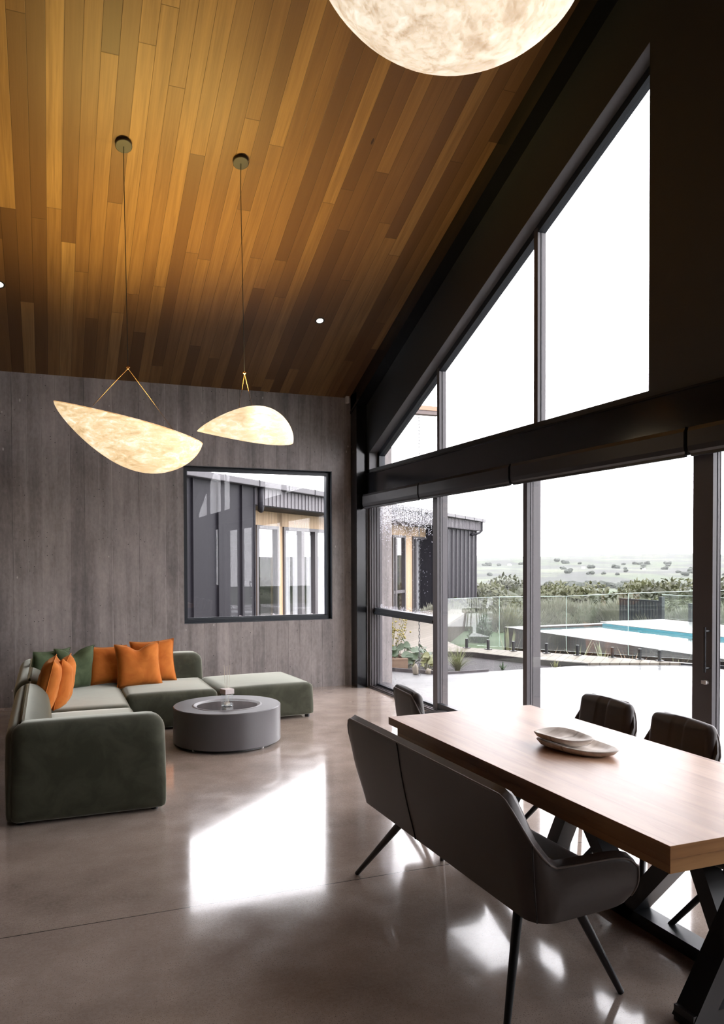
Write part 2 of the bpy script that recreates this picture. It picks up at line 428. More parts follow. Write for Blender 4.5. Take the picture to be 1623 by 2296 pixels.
# window_2 / window_3 : raked gable glazing above the beam
def gable_window(name, f, label):
    w = sthing(name, label); g0, g1 = 3.80, 3.875
    bm = B(); a = .055; za = zb-.02
    d = .068
    add_prism(bm, [(f(yo), za), (f(yo), rake(yo)), (f(yo-.06), rake(yo-.06)), (f(yo-.06), za)], g0, g1)
    add_prism(bm, [(f(yi), za), (f(yi), rake(yi)), (f(yi+.03), rake(yi+.03)), (f(yi+.03), za)], g0, g1)
    add_prism(bm, [(f(yo), rake(yo)), (f(yi), rake(yi)), (f(yi), rake(yi)-d), (f(yo), rake(yo)-d)], g0, g1)
    add_box(bm, g0, g1, min(f(yo), f(yi)), max(f(yo), f(yi)), za, zb+.012)
    obj('window_frame', bm, M['alu_d'], w)
    for y1, y2 in ((7.380, 7.326), (5.614, 5.558)):
        bm = B(); s = f(y1); e = f(y2); lo, hi = min(s, e), max(s, e)
        add_box(bm, g0-.002, g0+.022, lo, hi, za, rake((y1+y2)/2)-.02)
        add_box(bm, g0+.022, g0+.032, lo+.006, hi-.006, za, rake((y1+y2)/2)-.02)
        add_box(bm, g0+.032, g1+.002, lo, hi, za, rake((y1+y2)/2)-.02)
        obj('mullion', bm, M['alu'], w)
    ys = [8.93, 7.380, 7.326, 5.614, 5.558, 4.165]
    for k in (0, 2, 4):
        p, q = ys[k], ys[k+1]
        obj('window_pane', add_prism(B(), [(f(p), zb), (f(p), rake(p)-d), (f(q), rake(q)-d), (f(q), zb)], g0+.034, g0+.040), M['glass'], w)
    return w
gable_window('window_2', lambda y: y, 'raked gable window above the black steel beam')
gable_window('window_3', my, 'raked gable window on the other side of the dark central panel')

# door_1 : stacking sliding doors below the beam
w = sthing('door_1', 'tall charcoal aluminium sliding doors opening to the patio')
D0, D1 = 3.715, 3.865
bm = B()
add_box(bm, 3.69, 4.04, .98, 9.30, -.03, .012)
for k in range(5): add_box(bm, 3.705+.036*k, 3.713+.036*k, .98, 9.06, .012, .030)
obj('track_sill', bm, M['alu'], w)
bm = B(); add_box(bm, 3.81, 3.87, .98, 9.06, 2.30, 2.42); obj('head_frame', bm, M['alu_d'], w)
bm = B(); add_box(bm, 3.70, 3.865, 9.0, 9.09, .012, 2.40)
for k in range(4): add_box(bm, 3.72+.036*k, 3.728+.036*k, 8.988, 9.0, .012, 2.40)
obj('jamb', bm, M['alu'], w)
def stile(y1, y2, x0=3.75, x1=3.872, z0=.012, z1=2.41, name='stile'):
    bm = B(); lo, hi = min(y1, y2), max(y1, y2)
    add_box(bm, x0, x0+.03, lo, hi, z0, z1); add_box(bm, x0+.03, x0+.038, lo+.008, hi-.008, z0, z1)
    add_box(bm, x0+.038, x0+.056, lo, hi, z0, z1); add_box(bm, x0+.056, x0+.062, lo+.008, hi-.008, z0, z1); add_box(bm, x0+.062, x1, lo, hi, z0, z1)
    return obj(name, bm, M['alu'], w)
stile(7.385, 7.285); stile(5.700, 5.640, 3.75, 3.886)
stile(3.80, 3.715, 3.745, 3.86); stile(3.708, 3.632, 3.735, 3.80)
stile(2.43, 2.30, 3.75, 3.87); stile(1.06, .98, 3.75, 3.87)
bm = B(); add_box(bm, 3.75, 3.83, 7.385, 9.0, .915, .995); add_box(bm, 3.742, 3.75, 7.385, 9.0, .925, .950)
obj('mid_rail', bm, M['alu_d'], w)
for a, b in ((5.70, 7.285), (3.80, 5.64), (2.43, 3.632), (1.06, 2.30)):
    obj('bottom_rail', box(3.755, 3.80, a, b, .015, .095), M['alu_d'], w)
obj('bottom_rail', box(3.79, 3.83, 7.385, 9.0, .015, .05), M['alu_d'], w)
for a, b, z0, xx in ((7.385, 9.0, .05, 3.805), (5.70, 7.285, .095, 3.775), (3.80, 5.64, .095, 3.775), (2.43, 3.632, .095, 3.775), (1.06, 2.30, .095, 3.775)):
    obj('door_pane', box(xx, xx+.006, a, b, z0, 2.36), M['glass'], w)
h = obj('handle', add_tube(B(), [(3.695, 3.65, .905), (3.695, 3.65, 1.18)], .008, 10), plain('dark_handle_metal', (.06, .06, .065), .25, Metallic=.8), w)
obj('handle_mount', add_tube(add_tube(B(), [(3.695, 3.65, .93), (3.737, 3.65, .93)], .007, 8), [(3.695, 3.65, 1.155), (3.737, 3.65, 1.155)], .007, 8), M['legs'], w)
lk = B(); add_tube(lk, [(3.735, 3.668, .84), (3.712, 3.668, .84)], .014, 14); add_box(lk, 3.704, 3.712, 3.650, 3.688, .830, .852, bev=.003)
obj('lock_snib', lk, M['white'], w)
w4 = sthing('window_4', 'small window in the charcoal wall beyond the doors')
bm = B(); 
for a in ((-.56, -.51), (.51, .56)): add_box(bm, 3.80, 3.86, a[0], a[1], .93, 2.38)
add_box(bm, 3.80, 3.86, -.51, .51, .93, .98); add_box(bm, 3.80, 3.86, -.51, .51, 2.33, 2.38)
obj('window_frame', bm, M['alu_d'], w4); obj('window_pane', box(3.82, 3.826, -.51, .51, .98, 2.33), M['glass'], w4)

# raindrops on the outside of the fixed pane
drop_m = m_glass('water_drop', (.97, .98, 1.0), 3.0)
t = NT('water_drop_lens'); g = t.n('BsdfGlass', {'Color': (.97, .97, 1, 1), 'Roughness': 0.0, 'IOR': 1.33}); t.t.links.new(g.outputs[0], t.out.inputs[0])
bm = B(); rnd = random.Random(3)
def drop(y, z, r, x=3.8115):
    n = 6; c = bm.verts.new((x+r*.55, y, z)); ring = [bm.verts.new((x, y+r*math.cos(2*PI*k/n), z+r*1.15*math.sin(2*PI*k/n))) for k in range(n)]
    mid = [bm.verts.new((x+r*.4, y+r*.62*math.cos(2*PI*k/n), z+r*.7*math.sin(2*PI*k/n))) for k in range(n)]
    for k in range(n):
        bm.faces.new((ring[k], ring[(k+1) % n], mid[(k+1) % n], mid[k])); bm.faces.new((mid[k], mid[(k+1) % n], c))
    bm.faces.new(ring[::-1])
for i in range(5200):
    z = 2.24 - abs(rnd.gauss(0, .16)); y = rnd.uniform(7.40, 8.98)
    if z > 1.6: drop(y, z, rnd.uniform(.0018, .0052))
for i in range(500): drop(rnd.uniform(7.40, 8.98), 1.0+abs(rnd.gauss(0, .02)), rnd.uniform(.0018, .005))
for i in range(300): drop(rnd.uniform(7.4, 8.98), rnd.uniform(1.0, 1.9), rnd.uniform(.0015, .003))
for i in range(500): drop(rnd.uniform(8.2, 8.98), .05+abs(rnd.gauss(0, .08)), rnd.uniform(.0015, .004))
o = obj('raindrops', bm, t.m, w); o['kind'] = 'stuff'; o['label'] = 'raindrops clinging to the outside of the glass'

# black steel portal: column, rafters, beam
tag(obj('steel_column', box(3.555, XW, 9.07, 9.27, 0, 3.66), M['steel']), 'glossy black steel column standing in the corner between concrete and glass', 'column')
def rafter(f, name, label):
    y0, y1 = 9.27, YR; c = .22
    bm = add_prism(B(), [(f(y0), ceil_z(y0)+.0), (f(y1), ceil_z(y1)+.0), (f(y1), ceil_z(y1)-c), (f(y0), ceil_z(y0)-c)], 3.555, XW)
    add_prism(bm, [(f(y0), ceil_z(y0)-c+.03), (f(y1), ceil_z(y1)-c+.03), (f(y1), ceil_z(y1)-c-.004), (f(y0), ceil_z(y0)-c-.004)], 3.548, XW)
    tag(obj(name, bm, M['steel']), label, 'rafter')
rafter(lambda y: y, 'steel_rafter', 'black steel rafter sloping up from the corner column under the cedar ceiling')
rafter(my, 'steel_rafter', 'black steel rafter on the far side of the ridge, above the camera')
tag(obj('steel_beam', add_box(add_box(add_box(B(), 3.682, XW-.001, .2, 9.07, 2.41, 2.655), 3.668, XW-.001, .2, 9.07, 2.643, 2.657), 3.668, XW-.001, .2, 9.07, 2.405, 2.419), M['steel']), 'long glossy black steel beam between the doors and the gable window', 'beam')

# roller blind cassettes under the beam
lb = {0: 'shortest blind cassette under the steel beam, next to the corner column', 1: 'blind cassette under the steel beam, over the first sliding door', 2: 'blind cassette under the steel beam, over the middle door bay', 3: 'blind cassette under the steel beam, nearest the camera by the door handle'}
for i, (a, b) in enumerate(((7.475, 9.03), (5.715, 7.445), (3.745, 5.685), (1.9, 3.715))):
    bt = thing('roller_blind', lb[i], 'blind', (3.655, (a+b)/2, 2.40), 0, 'roller blinds under the beam')
    L = (b-a)/2
    prof = [(.03, 0), (-.030, -.004), (-.042, -.03), (-.042, -.12), (-.036, -.150), (-.022, -.166), (.03, -.166)]
    obj('cassette', add_prism(B(), prof, -L, L, 'Y'), M['blind'], bt)
    obj('end_bracket', box(-.034, .028, -L-.004, -L, -.17, 0), M['legs'], bt)
    obj('end_bracket', box(-.034, .028, L, L+.004, -.17, 0), M['legs'], bt)
    obj('bottom_bar', box(-.024, -.002, -L+.01, L-.01, -.182, -.164, bev=.003), M['blind'], bt)

# sensor in the corner
s = thing('motion_sensor', 'small white box sensor high in the corner beside the steel column', 'sensor', (3.515, YW, 3.56))
obj('housing', box(-.022, .022, -.05, 0, 0, .085, bev=.006), M['white'], s)
obj('lens', box(-.015, .015, -.054, -.048, .012, .04, bev=.002), M['white'], s)

# recessed downlights in the cedar slope
def downlight(x, y, label):
    z = ceil_z(y); a = math.atan(SL)
    r = thing('downlight', label, 'ceiling light', (x, y, z-.002), 0, 'ceiling downlights')
    r.rotation_euler = (-a, 0, 0) if y > YR else (a, 0, 0)
    obj('trim_ring', add_lathe(B(), [(.036, -.001), (.050, -.001), (.052, .001), (.052, .006), (.036, .006), (.036, -.001)], 32), M['canopy'], r, True, 30)
    obj('lamp_disc', add_lathe(B(), [(0, 0), (.034, 0), (.034, .004), (0, .004)], 32), M['down'], r)
    l = bpy.data.lights.new('downlight_lamp', 'SPOT'); l.energy = 30; l.color = (1, .82, .6); l.spot_size = R(80); l.spot_blend = .6; l.shadow_soft_size = .03
    lo = bpy.data.objects.new('downlight_lamp', l); COL.objects.link(lo); lo.location = (x, y, z-.03)
downlight(2.737, 8.049, 'small glowing downlight in the cedar ceiling near the gable end')
downlight(-.392, 8.059, 'small glowing downlight in the cedar ceiling above the green sofa')

# ================================================================= PENDANTS
def shell(L, depth, width, n=44, m=26, wtip=.0, blunt=.62, lean=0.0, thick=.003, rim=lambda u: 0.0):
    """folded membrane: keel below, two rims above; u along the length, v across"""
    def keel(u): return (math.sin(PI*u**blunt))**.52
    def wid(u): return (math.sin(PI*u**(blunt*1.02)))**.55
    bm = B(); G = []
    for i in range(n+1):
        u = (1-math.cos(PI*i/n))/2; row = []
        for j in range(m+1):
            th = (j/m*2-1)*PI/2
            k = keel(min(max(u, 1e-4), 1-1e-4)); w_ = wid(min(max(u, 1e-4), 1-1e-4))
            x = (u-.5)*L; y = width*w_*math.sin(th); z = rim(u) - depth*k*(math.cos(th)**.75)
            row.append(bm.verts.new((x, y+lean*k*math.cos(th), z)))
        G.append(row)
    for i in range(n):
        for j in range(m): bm.faces.new((G[i][j], G[i+1][j], G[i+1][j+1], G[i][j+1]))
    bmesh.ops.remove_doubles(bm, verts=bm.verts[:], dist=1e-4)
    return bm, G
def solidify(o, th):
    md = o.modifiers.new('thickness', 'SOLIDIFY'); md.thickness = th; md.offset = 0
rim_m = m_shade('lit_parchment_edge', .5, (.80, .52, .25), (.62, .36, .15), 8)
def pendant(label, cx, cy, kx, kz, build, straps, strap_top, led=None):
    cz = ceil_z(cy)
    r = thing('pendant_light', label, 'pendant light', (kx, cy, kz), 0, 'parchment pendant lights')
    a = math.atan(SL)*(1 if cy > YR else -1)
    cn = add_lathe(B(), [(0, -.034), (.060, -.034), (.064, -.031), (.064, 0), (0, 0)], 40)
    bmesh.ops.transform(cn, matrix=Matrix.Translation((cx-kx, 0, cz-kz+.004)) @ Matrix.Rotation(-a, 4, 'X'), verts=cn.verts[:])
    obj('ceiling_canopy', cn, M['canopy'], r, True, 30)
    obj('cable', add_tube(B(), [(cx-kx, -.012, cz-kz-.03), (cx-kx-.0, 0, cz-kz-.25), (0, 0, 0)], .0028, 6), M['foot'], r)
    kn = B(); add_tube(kn, [(-.012, 0, .004), (-.006, .004, -.003), (.006, -.004, -.003), (.012, 0, .004)], .005, 8); add_tube(kn, [(0, 0, .012), (0, 0, -.016)], .0055, 8)
    obj('brass_knot', kn, M['brass'], r, True)
    for p in straps: obj('strap', add_tube(B(), [(0, 0, -.008), tuple(q*.5 for q in p), p], .0045, 6, flat=.5), M['strap'], r)
    build(r)
    return r
def lamp(loc, energy, size=.06, col=(1.0, .70, .20), kind='POINT', rot=(0, 0, 0), spot=None, blend=.8):
    l = bpy.data.lights.new('pendant_lamp', kind); l.energy = energy; l.color = col
    if kind != 'AREA': l.shadow_soft_size = size
    if spot: l.spot_size = R(spot); l.spot_blend = blend
    o = bpy.data.objects.new('pendant_lamp', l); COL.objects.link(o); o.location = loc; o.rotation_euler = rot
    return o
# 1: long open leaf, seen from below its side
def build1(r):
    bm, G = shell(1.15, .355, .24, blunt=1.38, lean=-.03)
    Mt = Matrix.Translation((.015, 0, -.435)) @ Matrix.Rotation(R(13.5), 4, 'Y')
    bmesh.ops.transform(bm, matrix=Mt, verts=bm.verts[:])
    o = obj('lamp_shade', bm, M['shade1'], r, True); solidify(o, .004)
    pts = [((-.5*math.cos(PI*i/30))*1.127, .242*math.sin(PI*min(max((1-math.cos(PI*i/30))/2, .001), .999)**1.408)**.55, 0) for i in range(31)]
    for s, nm in ((1, 'shade_rim'), (-1, 'shade_rim')):
        bm = add_tube(B(), [Mt @ Vector((p[0]*1.02, s*p[1], 0)) for p in pts], .0045, 6)
        obj(nm, bm, rim_m, r, True)
    bm = box(-.02, .02, -.02, .02, -.60, -.58, bev=.004); obj('led_holder', bm, M['brass'], r)
pendant('long lit parchment leaf pendant hanging open side up above the green sofa', .581, 6.43, .599, 3.107, build1,
        [(-.27, -.10, -.335), (.325, -.12, -.485)], None)
lamp((.60, 6.43, 2.70), 150, .10, kind='SPOT', rot=(PI, 0, 0), spot=125)
# 2: domed leaf, open side down
def build2(r):
    bm, G = shell(.80, .265, .19, blunt=1.5)
    Mt = Matrix.Translation((.01, .0, -.525)) @ Matrix.Rotation(R(3.5), 4, 'Y') @ Matrix.Rotation(PI+R(22), 4, 'X')
    bmesh.ops.transform(bm, matrix=Mt, verts=bm.verts[:])
    o = obj('lamp_shade', bm, M['shade2'], r, True); solidify(o, .004)
    bm = box(-.03, .03, -.012, .012, -.012, .012, bev=.004)
    bmesh.ops.transform(bm, matrix=Matrix.Translation((.11, -.06, -.32)), verts=bm.verts[:]); obj('led_bar', bm, M['led'], r)
pendant('smaller lit parchment pendant, domed, hanging in front of the concrete wall by the square window', 1.495, 6.39, 1.517, 3.134, build2,
        [(-.045, 0, -.28), (.062, 0, -.262)], None)
lamp((1.52, 6.39, 3.0), 95, .09, kind='SPOT', rot=(PI, 0, 0), spot=125)
# 3: big one over the dining table
def build3(r):
    bm, G = shell(1.24, .46, .36, blunt=.92)
    Mt = Matrix.Translation((-.05, 0, -.62)) @ Matrix.Rotation(R(-8), 4, 'Y')
    bmesh.ops.transform(bm, matrix=Mt, verts=bm.verts[:])
    o = obj('lamp_shade', bm, M['shade3'], r, True); solidify(o, .004)
pendant('largest lit parchment pendant, hanging above the dining table', 1.62, 2.9, 1.62, 4.73, build3, [(-.35, 0, -.60), (.3, 0, -.60)], None)
lamp((1.63, 2.9, 4.25), 25, .08, kind='SPOT', rot=(PI, 0, 0), spot=130)

# ================================================================= SOFA
sofa = thing('corner_sofa', 'olive green velvet corner sofa along the concrete wall, with cushions on it', 'sofa', (0, 0, 0))
V = M['velvet']
def soft(name, a, r=.06, puff=.012, n=14, par=None, fn=None):
    return obj(name, add_rbox(B(), *a, r, n, puff, fn, min(r, .035)), V, par, True)
soft('seat', (-.02, .655, 5.30, 6.955, .020, .352), .045, .012, 16, sofa)
soft('seat', (-.02, .650, 6.965, 8.40, .020, .352), .045, .012, 16, sofa)
soft('seat', (.655, 1.505, 7.50, 8.42, .020, .352), .055, .014, 16, sofa)
def lean_l(p):  # inner face of the left back rolls inwards at the top
    t = max(0, (p.z-.33)/.27); return (p.x - (.05*t*t if p.x > -.12 else 0), p.y, p.z)
soft('backrest', (-.255, .015, 5.12, 6.945, .018, .612), .115, .0, 20, sofa, lean_l)
soft('backrest', (-.275, .000, 6.96, 8.66, .018, .612), .115, .0, 20, sofa, lean_l)
soft('backrest', (-.16, .640, 8.36, 8.66, .018, .612), .10, .0, 18, sofa)
soft('backrest', (.648, 1.520, 8.36, 8.66, .018, .612), .10, .004, 18, sofa)
soft('armrest', (-.225, .690, 5.10, 5.345, .018, .612), .095, .004, 20, sofa)
def feet(par, pts):
    for x, y in pts: obj('foot', add_lathe(B(), [(0, 0), (.022, 0), (.024, .008), (.024, .03), (0, .03)], 16, (x, y, 0)), M['foot'], par, True, 30)
feet(sofa, [(-.17, 5.17), (.62, 5.17), (.60, 6.9), (-.18, 6.9), (-.18, 8.55), (.72, 7.58), (1.43, 7.58), (1.43, 8.55)])
ott = thing('ottoman', 'large square olive velvet ottoman at the open end of the corner sofa', 'ottoman', (1.99, 7.99, 0), R(4))
obj('cushion_top', add_rbox(B(), -.475, .475, -.46, .46, .028, .352, .06, 16, .016, None, .03), V, ott, True)
feet(ott, [(-.42, -.40), (.42, -.40), (.42, .40), (-.42, .40)])

# cushions
def cushion_bm(S=.44, T=.15, chop=0.0, n=18, seed=0, H=None):
    bm = B(); H = H or S; G = {}
    for s in (1, -1):
        for i in range(n+1):
            for j in range(n+1):
                u = i/n*2-1; v = j/n*2-1
                if s == -1 and (i in (0, n) or j in (0, n)): G[(s, i, j)] = G[(1, i, j)]; continue
                pin = 1 + .045*(u*u*v*v) - .05*((1-u*u)*v*v*v*v + (1-v*v)*u*u*u*u)
                x = S/2*u*pin; z = H/2*v*pin
                th = T/2*((1-u**4)**.6)*((1-v**4)**.6)
                wr = noise.noise(Vector((u*2.2+seed*7.1, v*2.2, s*3.0+seed)))*.010 + noise.noise(Vector((u*5+seed*3, v*5, s)))*.004
                th += wr*(1-u**4)*(1-v**4)
                if chop: 
                    c = math.exp(-(u/.36)**2)*max(0, (v+.15)/1.15)**1.5
                    z -= chop*c; th *= 1-.35*c
                G[(s, i, j)] = bm.verts.new((x, s*th, z))
    for s in (1, -1):
        for i in range(n):
            for j in range(n):
                q = [G[(s, i, j)], G[(s, i+1, j)], G[(s, i+1, j+1)], G[(s, i, j+1)]]
                bm.faces.new(q if s == 1 else q[::-1])
    return bm
def seam_bm(S, H, chop, n=36):
    pts = []
    for a, b in (((-1, -1), (1, -1)), ((1, -1), (1, 1)), ((1, 1), (-1, 1)), ((-1, 1), (-1, -1))):
        for k in range(n):
            u = a[0]+(b[0]-a[0])*k/n; v = a[1]+(b[1]-a[1])*k/n
            pin = 1 + .045*(u*u*v*v) - .05*((1-u*u)*v*v*v*v + (1-v*v)*u*u*u*u)
            c = math.exp(-(u/.36)**2)*max(0, (v+.15)/1.15)**1.5 if chop else 0
            pts.append((S/2*u*pin, 0, H/2*v*pin-chop*c))
    pts.append(pts[0]); return add_tube(B(), pts, .0035, 5, cap=False)
def cushion(label, loc, rot, m, S=.44, T=.15, chop=0, seed=0, H=None, group='sofa cushions', tagc=False):
    r = thing('cushion', label, 'cushion', loc, 0, group); r.rotation_euler = tuple(R(a) for a in rot)
    obj('cover', cushion_bm(S, T, chop, 18, seed, H), m, r, True)
    obj('seam', seam_bm(S, H or S, chop), m, r, True)
    if tagc: obj('care_tag', box(-S/2-.018, -S/2+.004, -.001, .001, .05, .09), M['white'], r)
    return r
# rot: x tilt back, z turn.  cushion face is +-y, upright along z
cushion('orange velvet cushion nearest the camera, leaning on the left backrest', (-.010, 6.98, .560), (14, 0, 87), M['orange'], .46, .17, 0, 1)
cushion('orange velvet cushion with a dented top, second along the left backrest', (.105, 7.22, .550), (10, 0, 80), M['orange'], .43, .18, .05, 2)
cushion('green velvet cushion half hidden in the sofa corner behind the orange ones', (.00, 8.00, .545), (12, 0, 40), M['greenc'], .41, .15, 0, 3)
cushion('plump green velvet cushion with a chopped top in the sofa corner', (.21, 8.05, .555), (10, 0, 30), M['greenc'], .41, .20, .075, 4)
cushion('orange velvet cushion with a white tag, against the long backrest by the corner', (.545, 8.24, .545), (-12, 0, 4), M['orange'], .37, .15, 0, 5, tagc=True)
cushion('orange velvet cushion partly covered, farthest along the long backrest', (.990, 8.25, .560), (-12, -3, -4), M['orange'], .42, .15, 0, 7)
cushion('front orange velvet cushion with a folded top, overlapping its two neighbours', (.825, 8.07, .555), (-14, -2, 2), M['orange'], .42, .17, .055, 6)

# ================================================================= ROUND TABLE
rt = thing('fire_table', 'low round matt grey table with a dark glass insert, in front of the sofa', 'coffee table', (1.445, 6.81, 0))
Rr, Ht = .463, .333
obj('drum', add_lathe(B(), [(.30, Ht-.004), (Rr-.006, Ht), (Rr, Ht-.006), (Rr, .032), (Rr-.004, .028), (0, .028)], 96), M['ring'], rt, True, 35)
obj('base', add_lathe(B(), [(0, .004), (Rr-.05, .004), (Rr-.05, .03), (0, .03)], 64), M['foot'], rt)
obj('trim_ring', add_lathe(B(), [(.258, Ht-.012), (.284, Ht+.001), (.292, Ht+.002), (.302, Ht-.003)], 96), plain('ring_edge', (.16, .15, .155), .4), rt, True, 40)
gt = NT('speckled_black_glass'); gn = gt.noise(gt.pos(), 150, 3, .7)
gt.bsdf(gt.mix(gt.math('GREATER_THAN', gn, .62), (.012, .011, .014), (.10, .09, .12)), .10)
obj('glass_insert', add_lathe(B(), [(0, Ht-.010), (.262, Ht-.010), (.262, Ht-.02), (0, Ht-.02)], 96), gt.m, rt)
for k in range(4):
    a = k*PI/2+.6; obj('foot', add_lathe(B(), [(0, 0), (.016, 0), (.016, .03), (0, .03)], 12, (math.cos(a)*.40, math.sin(a)*.40, 0)), M['white'], rt)
df = thing('reed_diffuser', 'small clear glass reed diffuser on the round grey table', 'diffuser', (1.437, 6.775, Ht-.010), R(20))
bt = obj('bottle', box(-.041, .041, -.041, .041, .0, .105, bev=.008), M['clear'], df)
obj('liquid', box(-.034, .034, -.034, .034, .006, .030, bev=.004), M['clear'], df)
bl = B(); rn = random.Random(5)
for k in range(26):
    c = (rn.uniform(-.024, .024), rn.uniform(-.024, .024), .012+rn.uniform(0, .022)); bmesh.ops.create_icosphere(bl, subdivisions=1, radius=rn.uniform(.003, .006), matrix=Matrix.Translation(c))
o = obj('pebbles', bl, plain('pale_pebbles', (.62, .50, .36), .5), df, True); o['kind'] = 'stuff'
cap = obj('lid', box(-.045, .045, -.045, .045, .108, .152, bev=.004), plain('chalk_lid', (.55, .48, .46), .5), df)
for k in range(6):
    a = k*1.047; obj('reed', add_tube(B(), [(math.cos(a)*.012, math.sin(a)*.012, .02), (math.cos(a)*.028, math.sin(a)*.028, .335+.012*(k % 3))], .0016, 5), plain('reed_wood', (.75, .68, .55), .6) if k == 0 else bpy.data.materials['reed_wood'], df)

# ================================================================= DINING TABLE
tx0, tx1, ty0, ty1 = 1.675, 2.562, 1.780, 3.820
dt = thing('dining_table', 'rectangular oak dining table with angled black steel legs, by the sliding doors', 'table', ((tx0+tx1)/2, (ty0+ty1)/2, 0))
cx, cy = (tx0+tx1)/2, (ty0+ty1)/2
def loc_box(x0, x1, y0, y1, z0, z1, bev=0): return box(x0-cx, x1-cx, y0-cy, y1-cy, z0, z1, bev=bev)
top_ = loc_box(tx0, tx1, ty0, ty1, .720, .760, .0015)
for f in top_.faces:
    n_ = f.normal; f.normal_update(); n_ = f.normal
    f.material_index = 0 if abs(n_.z) > .6 else (2 if abs(n_.y) > .6 else 1)
obj('tabletop', top_, [M['oak'], M['oak_side'], M['oak_end']], dt)
ap = loc_box(tx0+.004, tx1-.004, ty0+.004, ty1-.105, .676, .7195, .001)
for f in ap.faces:
    f.normal_update(); f.material_index = 1 if abs(f.normal.y) > .6 else 0
obj('apron', ap, [M['oak_side'], M['oak_end']], dt)
for (ex, nm) in ((0, ''), (1, '')):
    pass
def tleg(sgn):
    """one steel trestle; sgn 1 = end nearest the camera, -1 = far end"""
    f = lambda y: (y-cy)*sgn
    bars = [((2.41, 2.84, .028), (2.41, 2.16, .028), .09, .055), ((2.41, 2.80, .03), (2.41, 2.245, .675), .09, .075), ((2.41, 2.20, .03), (2.41, 2.53, .675), .09, .075),
            ((2.00, 2.06, .028), (2.40, 2.06, .028), .09, .055), ((2.025, 2.06, .0), (2.455, 2.06, .675), .095, .075)]
    for k, (a, b, w_, h_) in enumerate(bars):
        a = (a[0]-cx, f(a[1]), a[2]); b = (b[0]-cx, f(b[1]), b[2])
        up = (0, 0, 1) if abs(b[2]-a[2]) < .01 else ((1, 0, 0) if k in (1, 2) else (0, 1, 0))
        if k in (1, 2, 4): bm = add_beam(B(), a, b, h_, w_, up)
        else: bm = add_beam(B(), a, b, w_, h_, up)
        obj('floor_bar' if k in (0, 3) else 'leg', bm, M['legs'], dt)
tleg(1); tleg(-1)

# carved trays
def tray_bm(L, W, h, z0=0, tipsharp=1.6):
    bm = B(); n, m = 40, 12; prof = [(0.0, h*.42), (.55, h*.42), (.74, h*.62), (.90, h*.98), (.97, h), (1.0, h*.93), (.90, h*.35), (.72, 0), (0, 0)]
    rings = []
    for r_, z in prof:
        if r_ == 0: rings.append([bm.verts.new((0, 0, z+z0))]); continue
        row = []
        for k in range(64):
            a = 2*PI*k/64; c, s_ = math.cos(a), math.sin(a)
            x = L/2*c*r_; y = W/2*math.copysign(abs(s_)**(1.25 if c > 0 else .9), s_)*r_*(1-.12*c)
            row.append(bm.verts.new((x, y, z+z0+.004*math.sin(a*3+1))))
        rings.append(row)
    for a, b in zip(rings, rings[1:]):
        for k in range(64):
            k2 = (k+1) % 64
            if len(a) == 1: bm.faces.new((a[0], b[k2], b[k]))
            elif len(b) == 1: bm.faces.new((a[k], a[k2], b[0]))
            else: bm.faces.new((a[k], a[k2], b[k2], b[k]))
    return bm
tr = obj('wooden_tray', tray_bm(.405, .235, .032), M['tray'], None, True); tr.location = (2.150, 2.835, .760); tr.rotation_euler = (0, 0, R(-74))
tag(tr, 'larger whitewashed carved leaf tray lying on the dining table, under a smaller one', 'tray')
tr = obj('wooden_tray', tray_bm(.300, .200, .030), M['tray'], None, True); tr.location = (2.125, 2.895, .7905); tr.rotation_euler = (0, 0, R(-76))
tag(tr, 'smaller whitewashed carved leaf tray stacked on the larger tray', 'tray')

# ================================================================= BENCH and CHAIRS
def shell_path(D, L, rc, n_c=8, n_s=10):
    """plan path of an armed back: starts at the front of one arm, round the back, to the front of the other. back along y at x=0, opening to +x"""
    pts = []
    h = L/2
    for i in range(n_s): t = i/n_s; pts.append((D+(rc-D)*t, h, 0.0))
    for i in range(n_c+1):
        a = PI/2 + (PI/2)*i/n_c; pts.append((rc+rc*math.cos(a), h-rc+rc*math.sin(a), i/n_c))
    for i in range(1, n_s*2): t = i/(n_s*2); pts.append((0, (h-rc)*(1-2*t), 1.0))
    for i in range(n_c+1):
        a = PI + (PI/2)*i/n_c; pts.append((rc+rc*math.cos(a), -h+rc+rc*math.sin(a), 1-i/n_c))
    for i in range(1, n_s+1): t = i/n_s; pts.append((rc+(D-rc)*t, -h, 0.0))
    return pts
def sstep(t): t = max(0, min(1, t)); return t*t*(3-2*t)
